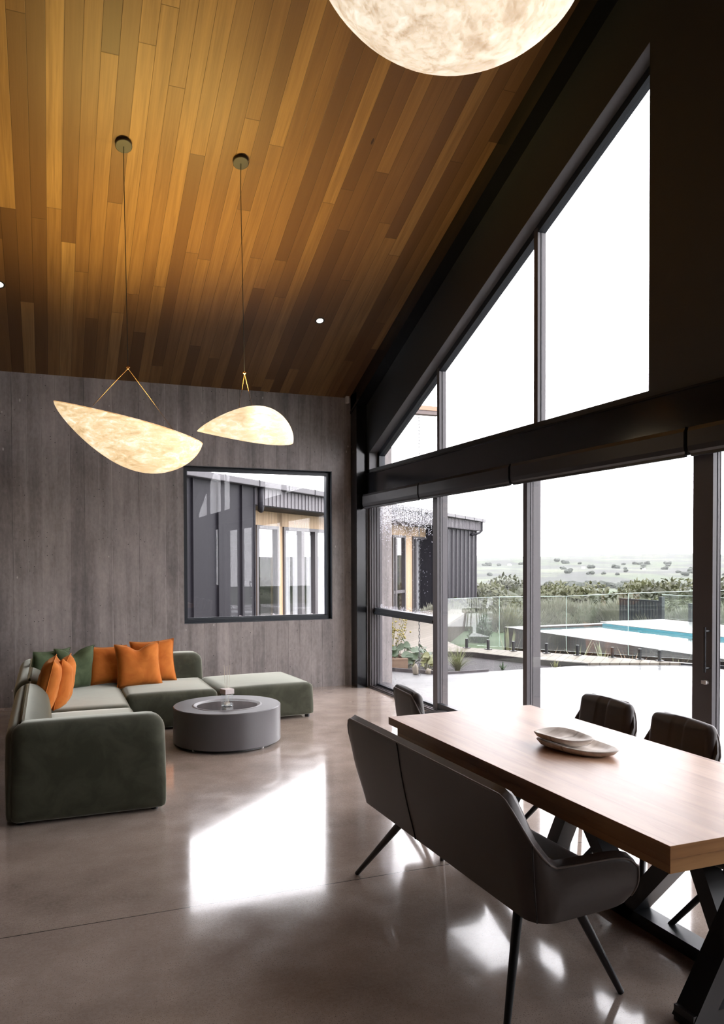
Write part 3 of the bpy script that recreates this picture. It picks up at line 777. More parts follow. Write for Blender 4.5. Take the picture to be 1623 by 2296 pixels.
def armed_shell(par, D, L, rc, z_bot, z_arm, z_back, th, lean_top, lean_bot, rise0=.30, rise1=1.0, dip=.02, flare=.035, pinch=.05):
    path = shell_path(D, L, rc); N = len(path)
    m = 12
    def cross(i):
        x, y, c = path[i]
        a = path[max(i-1, 0)]; b = path[min(i+1, N-1)]
        t = Vector((b[0]-a[0], b[1]-a[1], 0)).normalized(); out = Vector((t.y, -t.x, 0))
        if out.dot(Vector((x-D*.6, y, 0))) < 0: out = -out
        e = min(i, N-1-i)/(N-1)*2      # 0 at arm front, 1 at back middle
        if c <= 0: k = 0
        else: k = sstep((c-.12)/.88)
        # straight part of the back keeps height; slight sag at the middle
        zt = z_arm + (z_back-z_arm)*k
        if c >= 1: zt += 0.0
        fx = max(0, (x-rc)/(D-rc)) if c == 0 else 0
        zt2 = zt - .045*fx**9 - (dip*math.sin(min(1, fx*1.3)*PI) if c == 0 else 0)
        zb_ = z_bot + .012*fx + .03*fx**10
        return Vector((x, y, 0)), out, zt2, zb_, k
    bm = B(); outer = []; inner = []
    for i in range(N):
        p, o_, zt, zb_, k = cross(i)
        ro = []; ri = []
        for j in range(m+1):
            s = j/m; z = zb_ + (zt-zb_)*s
            bulge = math.sin(PI*min(1, s*1.05))*.010
            off = (lean_bot*(1-s)**1.6) + lean_top*(s**1.5)*(1 if k > .3 else k/.3) + bulge
            thk = th*(.55+.45*math.sin(PI*(.12+.80*s)))
            ro.append(bm.verts.new(p + o_*off + Vector((0, 0, z))))
            ri.append(bm.verts.new(p + o_*(off-thk) + Vector((0, 0, z + (.0 if j < m else .004)))))
        outer.append(ro); inner.append(ri)
    for G, fl in ((outer, 0), (inner, 1)):
        for i in range(N-1):
            for j in range(m):
                q = (G[i][j], G[i+1][j], G[i+1][j+1], G[i][j+1]); bm.faces.new(q if not fl else q[::-1])
    # rounded rim across the top
    rim = []
    for i in range(N):
        a, b = outer[i][m], inner[i][m]; mid = (a.co+b.co)/2 + Vector((0, 0, .016)); rim.append(bm.verts.new(mid))
    for i in range(N-1):
        bm.faces.new((outer[i][m], outer[i+1][m], rim[i+1], rim[i])); bm.faces.new((rim[i], rim[i+1], inner[i+1][m], inner[i][m]))
        bm.faces.new((outer[i][0], inner[i][0], inner[i+1][0], outer[i+1][0]))
    for i in (0, N-1):
        for j in range(m): bm.faces.new((outer[i][j], outer[i][j+1], inner[i][j+1], inner[i][j]))
        bm.faces.new((outer[i][m], rim[i], inner[i][m]))
    pip = [outer[i][m].co.copy()+Vector((0, 0, .0)) for i in range(N)]
    pips = [outer[0][j].co.copy() for j in range(m+1)] 
    pipe = [outer[N-1][j].co.copy() for j in range(m+1)]
    seams = [[outer[i][j].co.copy() for j in range(m+1)] for i in (len(path)//2-2, 14, N-15)]
    back_in = [[v.co.copy() for v in r] for r in inner]
    obj('shell', bm, M['leather'], par, True, 60)
    obj('piping', add_tube(B(), pips + pip[1:-1] + pipe[::-1], .0042, 6), M['piping'], par, True)
    return seams, back_in
def fix_leg(a, b, r0=.019, r1=.012): return add_tube(B(), [a, b], [r0, r1], 14)

bench = thing('dining_bench', 'dark brown-grey upholstered bench with low arms, on the sofa side of the dining table', 'bench', (1.435, 2.925, 0), R(.6))
seams, _ = armed_shell(bench, .43, 1.58, .115, .385, .585, .815, .072, .055, -.035, dip=.0)
for k, s in enumerate(seams):
    obj('stitched_seam', add_tube(B(), [p+Vector((-.001, 0, 0)) for p in s], .0032, 5), M['legs'], bench, True)
obj('seat', add_rbox(B(), .085, .44, -.70, .70, .385, .475, .04, 16, .01), M['leather'], bench, True)
obj('under_frame', box(.06, .42, -.60, .60, .365, .388), M['legs'], bench)
for x0, y0, x1, y1 in ((.10, -.56, -.045, -.70), (.30, -.60, .50, -.625), (.10, .40, .015, .765), (.33, .40, .50, .765)):
    obj('leg', fix_leg((x0, y0, .375), (x1, y1, .004)), M['legs'], bench, True, 40)
    
def make_chair(label, loc, rz, group='dining chairs'):
    c = thing('dining_chair', label, 'chair', loc, rz, group)
    seams, inn = armed_shell(c, .40, .50, .10, .385, .60, .800, .040, .035, -.035, dip=.0)
    for s in seams[1:]: obj('stitched_seam', add_tube(B(), [p for p in s], .0025, 5), M['legs'], c, True)
    obj('seat', add_rbox(B(), .07, .47, -.215, .215, .385, .47, .04, 12, .012), M['leather'], c, True)
    # padded, pleated inner back
    def fn(p):
        y = p.y/.17; z = (p.z-.62)/.16
        pl = sum(math.exp(-((p.y-k)/.0055)**2) for k in (-.032, 0, .032))
        x = p.x - (.006*pl if p.x > .03 else 0)*max(0, min(1, z+1.0))
        gr = math.exp(-((p.z-.610+.02*(y*y))/.010)**2)
        x -= (.014*gr if p.x > .03 else 0)
        return (x - .12*(p.z-.62), p.y, p.z)
    bmm = add_rbox(B(), -.010, .050, -.205, .205, .46, .812, .030, 44, .012, fn)
    obj('back_pad', bmm, M['leather'], c, True)
    obj('leg_hub', add_lathe(B(), [(0, .35), (.07, .35), (.09, .387), (0, .387)], 20, (.22, 0, 0)), M['legs'], c)
    for sx, sy in ((-1, -1), (-1, 1), (1, -1), (1, 1)):
        obj('leg', add_tube(B(), [(.22+sx*.05, sy*.05, .372), (.22+sx*.255, sy*.275, .004)], [.017, .011], 12), M['legs'], c, True, 40)
    return c
make_chair('brown-grey dining chair at the far end of the table, turned sideways', (2.05, 4.38, -.012), R(-6))
c1 = make_chair('brown-grey dining chair with a pleated back, window side, farther from the door handle', (2.90, 3.570, 0), R(180))
dup(c1, (2.885, 2.985, 0), R(178), 'brown-grey dining chair with a pleated back, window side, next to the door handle')
dup(c1, (2.875, 2.33, 0), R(180), 'brown-grey dining chair at the window side, mostly out of view behind the table corner')
HAZE = .00005
# ================================================================= OUTSIDE
A0 = Vector((2.119, 11.636, 0)); DW = Vector((.715, .699, 0)); NW = Vector((-.699, .715, 0))
def F(s, o, z): return A0 + DW*s + NW*o + Vector((0, 0, z))
MW = Matrix(((DW.x, NW.x, 0, A0.x), (DW.y, NW.y, 0, A0.y), (0, 0, 1, 0), (0, 0, 0, 1)))
def m_battens(name, c0, c1, step, rough=.6, ax=0):
    t = NT(name); c = t.sep(t.pos()); u = t.math('DIVIDE', c[ax], step); fr = t.math('FRACT', u); idx = t.math('FLOOR', u)
    tone = t.wn(idx, '1D'); g = t.noise(t.pos((18, 18, 1.2)), 1.5, 4)
    col = t.mix(t.math('ADD', t.math('MULTIPLY', tone, .5), t.math('MULTIPLY', g, .5)), c0, c1)
    gap = t.math('GREATER_THAN', fr, .80); col = t.mix(t.math('MULTIPLY', gap, .8), col, tuple(q*.25 for q in c0))
    return t.bsdf(col, rough, t.bump(t.math('SUBTRACT', 1.0, gap), .8, .02))
M['cedar_b'] = m_battens('cedar_battens', (.50, .33, .19), (.66, .48, .31), .055)
M['metal_c'] = plain('dark_standing_seam', (.013, .012, .016), .55, .12, 6, Specular_IOR_Level=.2)
M['gutter'] = plain('grey_gutter_metal', (.055, .05, .057), .42, .08, 20)
M['fascia'] = plain('grey_fascia_metal', (.12, .112, .122), .5, .06, 20)
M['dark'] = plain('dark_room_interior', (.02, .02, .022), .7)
M['curtain'] = plain('sheer_white_curtain', (.70, .71, .72), .8)
wing = thing('house_wing', 'dark clad single storey house wing with a timber recess, across the patio garden', 'building', (A0.x*1.2, A0.y*1.2, 1.6-1.6*1.2), math.atan2(DW.y, DW.x)); wing.scale = (1.2,)*3
def part(name, bm, m, par=None, smooth=False): return obj(name, bm, m, par or wing, smooth)
# in the wing's frame: x along the front, y away from the camera
part('cladding', box(-2.3, 1.452, 0, 4.5, -.4, 2.80), M['metal_c'])
for s in (-2.2, -1.55, -.905, -.262, .378, 1.036):
    part('standing_seam', box(s-.012, s+.012, -.035, 0, -.4, 2.78), M['metal_c'])
part('corner_trim', box(1.43, 1.462, -.012, .70, -.4, 2.79), M['metal_c'])
bm = B(); add_box(bm, -2.3, 15.53, -.13, .0, 2.785, 2.885, bev=.01)
part('gutter', bm, M['gutter'])
for s in [-1.54+.98*k for k in range(18)]: part('gutter_joint', box(s, s+.02, -.135, .002, 2.782, 2.89), M['metal_c'])
bm = B(); add_box(bm, 1.462, 15.35, 0, .03, 2.505, 2.785)
for k in range(105): add_box(bm, 1.50+.132*k, 1.514+.132*k, -.014, 0, 2.505, 2.785)
part('batten_fascia', bm, M['fascia'])
part('soffit', box(1.462, 15.4, .03, .70, 2.49, 2.52), M['metal_c'])
part('roof', box(-2.3, 15.45, .0, 5.0, 2.80, 2.86), M['gutter'])
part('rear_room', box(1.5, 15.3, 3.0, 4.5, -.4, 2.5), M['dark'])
for a, b in ((1.462, 2.60), (3.40, 3.60), (8.10, 9.30), (10.22, 10.80), (12.55, 13.2)):
    part('cedar_wall', box(a, b, .70, .85, -.3, 2.50), M['cedar_b'])
part('cedar_wall', box(1.462, 13.2, .70, .85, 2.225, 2.50), M['cedar_b'])
def wing_window(a, b, posts, mid=None, curt=()):
    f = B(); w_ = .06
    add_box(f, a, a+w_, .66, .76, -.2, 2.225); add_box(f, b-w_, b, .66, .76, -.2, 2.225); add_box(f, a+w_, b-w_, .66, .76, 2.165, 2.225); add_box(f, a+w_, b-w_, .66, .76, -.2, -.10)
    for p in posts: add_box(f, p-.06, p+.06, .66, .76, -.10, 2.165)
    if mid: add_box(f, a+w_, b-w_, .67, .75, mid-.04, mid+.04)
    fo = part('window', f, M['alu'])
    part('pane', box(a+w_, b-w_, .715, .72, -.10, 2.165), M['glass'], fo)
    for c0, c1 in curt:
        bm = B(); n = int((c1-c0)/.018); rows = [[bm.verts.new((c0+(c1-c0)*i/n, .95+.035*math.sin(i*1.15)+.012*math.sin(i*.37), z)) for z in (-.15, 2.1)] for i in range(n+1)]
        for i in range(n): bm.faces.new((rows[i][0], rows[i+1][0], rows[i+1][1], rows[i][1]))
        part('curtain', bm, M['curtain'], fo, True)
wing_window(2.60, 3.40, (), None, ((2.66, 3.05),))
wing_window(3.60, 8.10, (4.36, 4.95, 6.1, 7.1), None, ((3.7, 4.26), (4.45, 4.86), (5.05, 5.9), (7.3, 8.0)))
wing_window(9.30, 10.22, (9.52,), .73, ())
wing_window(10.80, 12.55, (11.05,), None, ((11.1, 11.45), (11.75, 12.1)))
part('end_cladding', box(11.95, 15.35, .15, 4.5, -.5, 2.50), M['metal_c'])
for k in range(8): part('standing_seam', box(12.3+.43*k-.01, 12.3+.43*k+.01, .115, .15, -.5, 2.49), M['fascia'])
part('downpipe', add_tube(B(), [(1.56, -.05, 2.80), (1.56, -.05, 2.48), (1.60, -.02, 2.42), (1.72, .04, 2.42), (1.76, .05, 2.48), (1.76, .05, 2.76)], .045, 12), M['metal_c'], None, True)
part('downpipe', add_tube(B(), [(12.05, .08, 2.45), (12.05, .08, -.4)], .04, 10), M['metal_c'], None, True)
part('downpipe', add_tube(B(), [(15.30, -.05, 2.80), (15.30, -.05, 2.50), (15.2, .02, 2.42), (14.6, .10, 2.36)], .04, 10), M['metal_c'], None, True)

# ground pieces
t = NT('pale_patio_concrete'); P = t.pos(); c = t.sep(P); n1 = t.noise(P, .8, 5, .6); n2 = t.noise(P, 40, 3)
jt = t.math('MAXIMUM', t.math('LESS_THAN', t.math('ABSOLUTE', t.math('SUBTRACT', c[0], 6.56)), .005), t.math('LESS_THAN', t.math('ABSOLUTE', t.math('SUBTRACT', c[1], 7.09)), .005))
col = t.mix(t.math('ADD', t.math('MULTIPLY', n1, .8), t.math('MULTIPLY', n2, .2)), (.098, .098, .10), (.128, .128, .13)); col = t.mix(jt, col, (.045, .045, .045))
t.bsdf(col, t.mapr(n1, .4, .6, .14, .5), t.bump(n2, .05, .002), Specular_IOR_Level=.35); M['patio'] = t.m
bm = add_prism(B(), [(4.05, -9), (9.15, -9), (9.15, 9.20), (7.63, 9.84), (5.06, 9.84), (4.62, 10.40), (4.0, 11.2), (2.4, 11.5), (-6.5, 9.7), (-6.5, 9.56), (4.14, 9.56), (4.05, 9.3)], -.16, -.03, 'Z')
struct('patio', bm, M['patio'])
def m_deck():
    t = NT('weathered_deck_boards'); P = t.pos(); c = t.sep(P)
    v = t.math('ADD', t.math('MULTIPLY', c[0], -.699), t.math('MULTIPLY', c[1], .715)); u = t.math('DIVIDE', v, .14); idx = t.math('FLOOR', u); fr = t.math('FRACT', u)
    g = t.noise(P, 3.0, 4); col = t.mix(t.math('ADD', t.math('MULTIPLY', t.wn(idx, '1D'), .6), t.math('MULTIPLY', g, .4)), (.105, .090, .070), (.17, .150, .122))
    gap = t.math('GREATER_THAN', fr, .93); col = t.mix(gap, col, (.02, .015, .01)); return t.bsdf(col, .6, Specular_IOR_Level=.25)
M['deck'] = m_deck()
bm = add_prism(B(), [(3.95, 11.95), (6.28, 12.12), (6.75, 11.80), (7.18, 10.58), (7.66, 9.86), (9.00, 9.30), (8.30, 10.55), (7.38, 11.86), (6.93, 12.55), (7.35, 14.2), (8.95, 16.9), (12.2, 21.5), (11.6, 22.6), (4.2, 14.9), (2.5, 13.3), (2.5, 11.6)], -.14, .0, 'Z')
struct('timber_deck', bm, M['deck'])
sk = B()
for a, b in (((6.95, 12.58, 0), (7.37, 14.2, 0)), ((7.37, 14.2, 0), (8.98, 16.9, 0)), ((8.98, 16.9, 0), (12.2, 21.4, 0))):
    a = Vector(a); b = Vector(b); n = int((b-a).length/.13)
    for k in range(n):
        p = a+(b-a)*(k/n); q = a+(b-a)*((k+.86)/n); add_beam(sk, p+Vector((0, 0, -.26)), q+Vector((0, 0, -.26)), .025, .46)
struct('deck_skirt', sk, plain('deck_skirt_boards', (.045, .032, .026), .6))
fs = B()
for p, q in (((6.28, 12.10), (6.75, 11.79)), ((6.75, 11.79), (7.18, 10.57)), ((7.18, 10.57), (7.64, 9.85))):
    add_beam(fs, (*p, -.09), (*q, -.09), .03, .17)
struct('deck_fascia', fs, plain('dark_deck_fascia', (.010, .008, .008), .5))
t = NT('bark_mulch'); vv = t.n('TexVoronoi', {'Vector': t.pos((1, 1.7, 1)), 'Scale': 34.0}); t.bsdf(t.ramp(vv.outputs['Distance'], [(0, (.045, .034, .040)), (.5, (.018, .013, .016)), (.9, (.005, .004, .005))]), .7, t.bump(vv.outputs['Distance'], 1.0, .03))
bm = add_prism(B(), [(4.62, 10.42), (5.10, 9.86), (7.62, 9.86), (7.18, 10.58), (6.75, 11.80), (6.28, 12.12), (4.0, 11.94), (4.0, 11.2)], -.2, -.09, 'Z')
struct('garden_bed', bm, t.m)
bm = B(); add_beam(bm, (3.9, 11.25, -.03), (4.62, 10.42, -.03), .04, .10); add_beam(bm, (4.62, 10.42, -.03), (5.08, 9.87, -.03), .04, .10); add_beam(bm, (5.07, 9.86, -.04), (5.9, 9.86, -.04), .03, .08)
struct('bed_edging', bm, plain('dark_edging', (.04, .033, .036), .6))
t = NT('lawn_grass'); n1 = t.noise(t.pos(), 14, 5, .7); n2 = t.noise(t.pos(), .5, 3)
t.bsdf(t.ramp(t.math('ADD', t.math('MULTIPLY', n1, .6), t.math('MULTIPLY', n2, .4)), [(.3, (.016, .034, .010)), (.5, (.030, .056, .018)), (.7, (.050, .080, .030))]), .8, t.bump(n1, .6, .03)); M['lawn'] = t.m
bm = B(); add_prism(bm, [(3.9, -40), (40, -40), (40, 40), (-10, 40), (-10, 16), (3.4, 12.6), (3.9, 12)], -.9, -.47, 'Z')
struct('lawn', bm, M['lawn'])

# scupper beam and rain chain
sc_ = thing('rain_spout', 'terracotta coloured roof spout beam sticking out above the rain chain', 'spout', (4.3, 9.87, 3.60))
obj('trough', box(-.55, .80, -.07, .07, .055, .115), plain('terracotta_spout', (.42, .25, .17), .7), sc_)
obj('dark_underside', box(-.55, .79, -.06, .06, -.0, .055), plain('dark_spout', (.16, .12, .11), .5), sc_)  # lower part of the spout, coloured darker than the trough
ch = B(); z = 3.60
def add_link(bm, c, turn, r=.0032, L=.021, W=.011):
    pts = []
    for k in range(13):
        a = 2*PI*k/12; y = W*math.cos(a); zz = L*math.sin(a)+(.008 if math.sin(a) > 0 else -.008)*(abs(math.sin(a)) > .1)
        pts.append((c[0]+(y if turn else 0), c[1]+(0 if turn else y), c[2]+zz))
    add_tube(bm, pts, r, 5, cap=False)
k = 0
while z > .0: add_link(ch, (4.80, 9.87, z-.02), k % 2 == 0); z -= .045; k += 1
tag(obj('rain_chain', ch, plain('chain_metal', (.05, .05, .055), .4), None, True), 'thin metal rain chain hanging from the spout down to the patio stones', 'chain')
def rock(name, label, loc, s, m, seed=0):
    bm = B(); bmesh.ops.create_icosphere(bm, subdivisions=3, radius=1)
    for v in bm.verts:
        v.co *= 1+.25*noise.noise(v.co*1.7+Vector((seed, 0, 0)))
        v.co = Vector((v.co.x*s[0], v.co.y*s[1], max(v.co.z, -.6)*s[2]))
    o = obj(name, bm, m, None, True); o.location = loc; return tag(o, label, 'stone')
ms = plain('pale_stone', (.17, .145, .11), .7, .2, 12)
rock('stone', 'pale square stone under the bottom of the rain chain', (4.79, 9.98, .03), (.045, .05, .09), ms, 3)
rock('stone', 'smaller pale stone on the patio edge, right of the rain chain', (4.99, 9.96, .0), (.05, .04, .05), ms, 9)
tb = thing('timber_planter', 'low timber box at the garden edge behind the outside concrete wall end', 'planter', (4.50, 10.78, -.09), R(-12))
mt = m_wood('planter_timber', (.10, .055, .030), (.16, .098, .060), (.21, .14, .092), (1.5, 14, 14), .2, 2, .6)
for a in ((-.45, .45, -.27, -.23), (-.45, .45, .23, .27)): obj('side_board', box(*a, 0, .23, bev=.004), mt, tb)
for a in ((-.45, -.41, -.23, .23), (.41, .45, -.23, .23)): obj('end_board', box(*a, 0, .23, bev=.004), mt, tb)
obj('top_board', box(-.41, .41, -.23, .23, .15, .19), mt, tb)

# plants
def leaf_strip(bm, base, d, L, w, bend, n=5, mi=0, twist=0):
    d = Vector(d).normalized(); side = d.cross(Vector((0, 0, 1)))
    if side.length < .01: side = Vector((1, 0, 0))
    side.normalize(); p = Vector(base); prev = None; dirv = d.copy(); st = L/n
    for i in range(n+1):
        t_ = i/n; ww = w*(math.sin(PI*min(.98, .12+t_*.88))**.7) if t_ < 1 else 0.0005
        a = bm.verts.new(p - side*ww/2); b = bm.verts.new(p + side*ww/2)
        if prev: f = bm.faces.new((prev[0], prev[1], b, a)); f.material_index = mi
        prev = (a, b); dirv = (dirv + Vector((0, 0, -bend/n))).normalized(); p = p + dirv*st
def m_leaf(name, c0, c1, rough=.5):
    t = NT(name); n1 = t.noise(t.pos(), 6, 3); c = t.mix(n1, c0, c1)
    p = t.n('BsdfPrincipled', {'Base Color': c, 'Roughness': rough}); tr = t.n('BsdfTranslucent', {'Color': c}); mx = t.n('MixShader', {0: .3, 1: p.outputs[0], 2: tr.outputs[0]})
    t.t.links.new(mx.outputs[0], t.out.inputs[0]); return t.m
M['grass1'] = m_leaf('feather_grass_blades', (.10, .115, .045), (.19, .205, .10)); M['grass2'] = m_leaf('pale_grass_blades', (.16, .17, .13), (.24, .25, .21))
M['flax'] = m_leaf('flax_leaves', (.10, .11, .05), (.21, .21, .12)); M['flaxr'] = m_leaf('reddish_flax_leaves', (.16, .065, .035), (.19, .16, .075))
M['hosta'] = m_leaf('broad_green_leaves', (.030, .055, .026), (.075, .115, .062)); M['lime'] = m_leaf('lime_leaves', (.12, .135, .045), (.20, .20, .085)); M['yellow'] = m_leaf('yellow_flowers', (.30, .24, .05), (.38, .32, .10))
def tuft(label, loc, n, L, w, spread, bend, m, seed, name='grass_tuft', cat='plant', group=None):
    bm = B(); rn = random.Random(seed)
    for k in range(n):
        a = rn.uniform(0, 2*PI); tl = rn.uniform(.1, spread); d = (math.cos(a)*tl, math.sin(a)*tl, 1)
        leaf_strip(bm, (rn.uniform(-.03, .03), rn.uniform(-.03, .03), 0), d, L*rn.uniform(.6, 1.05), w, bend*rn.uniform(.5, 1.2))
    o = obj(name, bm, m); o.location = loc; return tag(o, label, cat, group)
tuft('feathery light green grass tuft in the dark mulch bed', (5.72, 10.45, -.09), 240, .42, .006, .95, .9, M['grass1'], 1)
tuft('pale silvery grass tuft in the mulch behind the door mullion', (5.50, 10.75, -.09), 160, .36, .005, 1.0, 1.1, M['grass2'], 2)
tuft('tiny seedling in the mulch below the deck edge', (6.38, 10.25, -.09), 10, .14, .02, .9, .5, M['hosta'], 3)
tuft('upright variegated flax beside the pool corner', (8.0, 12.6, -.47), 11, .85, .055, .35, .15, M['flax'], 4, 'flax')
tuft('thin reddish flax by the pool wall behind the mullion', (8.35, 11.9, -.47), 12, .55, .014, .8, .5, M['flaxr'], 5, 'flax')
tuft('arching green flax between the first two spigots of the middle fence panel', (8.65, 11.45, -.47), 15, .80, .022, 1.0, .9, M['flax'], 6, 'flax')
tuft('broad striped flax with one blade pointing up, behind the middle fence panel', (8.80, 10.95, -.47), 12, .80, .045, .7, .9, M['flax'], 7, 'flax')
tuft('bronze red flax behind the glass fence, by the third spigot', (9.0, 10.45, -.47), 16, .66, .02, .8, .7, M['flaxr'], 8, 'flax')
tuft('sparse yellow flax at the fence spigot on the patio corner', (9.25, 9.72, -.47), 9, .85, .02, 1.3, .7, M['flax'], 9, 'flax')
tuft('low yellow green seedlings at the patio edge by the deck step', (7.15, 9.98, -.09), 16, .16, .02, .8, .5, M['lime'], 10)
# broad leaved plant
def broad(label, loc, n, rad, m, seed, size=.13, h=.30):
    bm = B(); rn = random.Random(seed)
    for k in range(n):
        a = rn.uniform(0, 2*PI); rr = rad*math.sqrt(rn.random()); hh = h*(1-.5*(rr/rad)**2)*rn.uniform(.75, 1.1)
        c = Vector((math.cos(a)*rr, math.sin(a)*rr, hh)); tilt = Matrix.Rotation(rn.uniform(.2, .8), 3, Vector((-math.sin(a), math.cos(a), 0)))
        s = size*rn.uniform(.7, 1.2); mid = bm.verts.new(c); ring = []
        for q in range(12):
            b = 2*PI*q/12; v = Vector((math.cos(b)*s*.62, math.sin(b)*s*.5, .02*math.cos(2*b)+.012)); v = Matrix.Rotation(a, 3, 'Z') @ v; ring.append(bm.verts.new(c + tilt @ v))
        for q in range(12): bm.faces.new((mid, ring[q], ring[(q+1) % 12]))
        add_tube(bm, [(c.x*.2, c.y*.2, 0), (c.x*.7, c.y*.7, c.z*.6), tuple(c)], .004, 4, cap=False)
    o = obj('broad_leaf_plant', bm, m, None, True); o.location = loc; return tag(o, label, 'plant')
broad('clump of big rounded green leaves behind the timber box', (5.05, 10.95, -.09), 34, .48, M['hosta'], 1, .15, .40)
broad('smaller lime green leafy clump in front of the big green leaves', (5.20, 10.42, -.09), 26, .24, M['lime'], 2, .09, .26)
bm = B(); rn = random.Random(11)
for k in range(34):
    a = rn.uniform(0, 2*PI); t_ = rn.uniform(.1, .45); L = rn.uniform(.55, .92); e = Vector((math.cos(a)*t_*L, math.sin(a)*t_*L, L))
    add_tube(bm, [(0, 0, 0), tuple(e*.5+Vector((0, 0, .05))), tuple(e)], .003, 4, cap=False, mi=0)
    for q in range(6):
        c = e*rn.uniform(.6, 1.0)+Vector((rn.uniform(-.05, .05), rn.uniform(-.05, .05), rn.uniform(-.03, .03))); i0 = len(bm.faces)
        r_ = bmesh.ops.create_icosphere(bm, subdivisions=1, radius=rn.uniform(.009, .018), matrix=Matrix.Translation(c))
        for v in r_['verts']:
            for f in v.link_faces: f.material_index = 1
o = obj('flowering_plant', bm, [M['lime'], M['yellow']], None, True); o.location = (4.92, 11.15, -.09); tag(o, 'tall spindly plant with small yellow flowers behind the broad leaves', 'plant')

# glass pool fence
fa = Vector((6.87, 12.47, 0)); fd = Vector((.5629, -.8266, 0))
bounds = [(-.36, .86), (.76, .93), (1.96, .97), (2.97, 1.04), (4.00, 1.10), (4.9, 1.13)]
lbl = ['glass fence panel at the lawn end of the pool fence', 'second glass fence panel from the lawn end', 'glass fence panel in front of the pool corner', 'wide glass fence panel in front of the long pool wall', 'glass fence panel reaching the patio corner']
spig = [(.13, .55), (1.02, 1.62), (2.15, 2.72), (3.15, 3.45), (4.12, 4.6)]
for i, ((a, za), (b, zb_)) in enumerate(zip(bounds, bounds[1:])):
    p0 = fa+fd*(a+.008); p1 = fa+fd*(b-.008); r = thing('glass_fence_panel', lbl[i], 'fence panel', tuple(p0), 0, 'glass pool fence')
    n_ = Vector((-fd.y, fd.x, 0))*.006; e = p1-p0
    bm = B(); vs = [bm.verts.new(v) for v in (Vector((0, 0, .06))-n_, e+Vector((0, 0, .06))-n_, e+Vector((0, 0, zb_))-n_, Vector((0, 0, za))-n_, Vector((0, 0, .06))+n_, e+Vector((0, 0, .06))+n_, e+Vector((0, 0, zb_))+n_, Vector((0, 0, za))+n_)]
    for q in ((0,1,2,3),(7,6,5,4),(0,4,5,1),(1,5,6,2),(2,6,7,3),(3,7,4,0)): bm.faces.new([vs[k] for k in q])
    obj('pane', bm, M['glassf'], r)
    eg = B(); add_tube(eg, [(0, 0, za+.002), (e.x, e.y, zb_+.002)], .005, 5); add_tube(eg, [(0, 0, .06), (0, 0, za)], .005, 5)
    obj('polished_edge', eg, bpy.data.materials.get('glass_edge') or plain('glass_edge', (.45, .55, .50), .2), r)
    for s in spig[i]:
        q = fd*(s-a); bm = B(); add_box(bm, q.x-.05, q.x+.05, q.y-.05, q.y+.05, 0, .012, bev=.003); add_tube(bm, [(q.x, q.y, .01), (q.x, q.y, .17)], .027, 12)
        obj('spigot', bm, M['legs'], r)
struct('fence_strip', add_beam(B(), fa+fd*(-.4)+Vector((0, 0, -.02)), fa+fd*4.9+Vector((0, 0, -.02)), .10, .03), M['legs'])

# pool
mtile = NT('dark_pool_tiles'); nn = mtile.noise(mtile.pos(), 1.2, 4); vo = mtile.n('TexBrick', {'Vector': mtile.pos(), 'Scale': 6.0, 'Color1': (.018, .013, .013, 1), 'Color2': (.032, .018, .015, 1), 'Mortar': (.012, .01, .01, 1), 'Mortar Size': .01})
mtile.bsdf(vo.outputs[0], .3, Specular_IOR_Level=.2)
mcop = plain('pale_pool_coping', (.14, .14, .14), .3)
pl_ = thing('swimming_pool', 'raised swimming pool with dark tiled walls behind the glass fence', 'pool', (9.45, 15.1, -.47))
def PB(x0, x1, y0, y1, z0, z1, bev=0): return box(x0-9.45, x1-9.45, y0-15.1, y1-15.1, z0+.47, z1+.47, bev=bev)
obj('pool_wall', PB(9.45, 9.72, 4, 15.1, -.47, .075), mtile.m, pl_)
obj('pool_wall', PB(9.72, 12.3, 14.82, 15.1, -.47, .075), mtile.m, pl_)
mwat = NT('pool_water'); wv = mwat.noise(mwat.pos((1, 1, 1)), 3, 3); mwat.bsdf((.04, .10, .11), .03, mwat.bump(wv, .12, .02), Specular_IOR_Level=.8)
obj('water', PB(9.72, 11.9, 4, 14.82, -.1, .035), mwat.m, pl_)
obj('tile_band', PB(11.9, 11.93, 4, 14.82, -.1, .085), plain('turquoise_tiles', (.02, .20, .26), .25), pl_)
obj('coping', PB(11.93, 12.3, 4, 14.82, -.1, .095), mtile.m, pl_)
struct('pool_terrace', box(12.3, 14.2, 2, 15.4, -.47, .08), mcop)
# rear fence
for i, (a, b) in enumerate(((6.0, 8.3), (8.32, 10.6), (10.62, 12.9), (12.92, 15.2))):
    r = thing('rear_fence_panel', 'clear glass fence panel on the far side of the pool', 'fence panel', (14.0, a, .08), 0, 'far glass pool fence')
    obj('pane', box(0, .012, 0, b-a, .05, .62), M['glassf'], r); 
    obj('polished_edge', add_tube(add_tube(B(), [(.006, 0, .625), (.006, b-a, .625)], .006, 5), [(.006, 0, .05), (.006, 0, .62)], .006, 5), bpy.data.materials['glass_edge'], r)
gt_ = thing('slatted_gate', 'dark vertical slatted metal panel beyond the pool, with glass above', 'gate', (15.6, 18.6, -.6))
for k in range(14): 
    y = -1.55*k/13; obj('slat', box(-.01, .01, y-.045, y+.045, 0, .98), M['alu_d'], gt_)
obj('top_rail', box(-.02, .02, -1.6, .05, .98, 1.03), M['alu_d'], gt_)
obj('end_post', box(-.05, .05, -1.72, -1.60, -.1, 1.14), M['alu_d'], gt_)
tag(obj('fence_post', box(14.4, 14.5, 14.65, 14.75, -.47, .50), M['alu_d']), 'short dark post behind the pool beside the door stile', 'post')

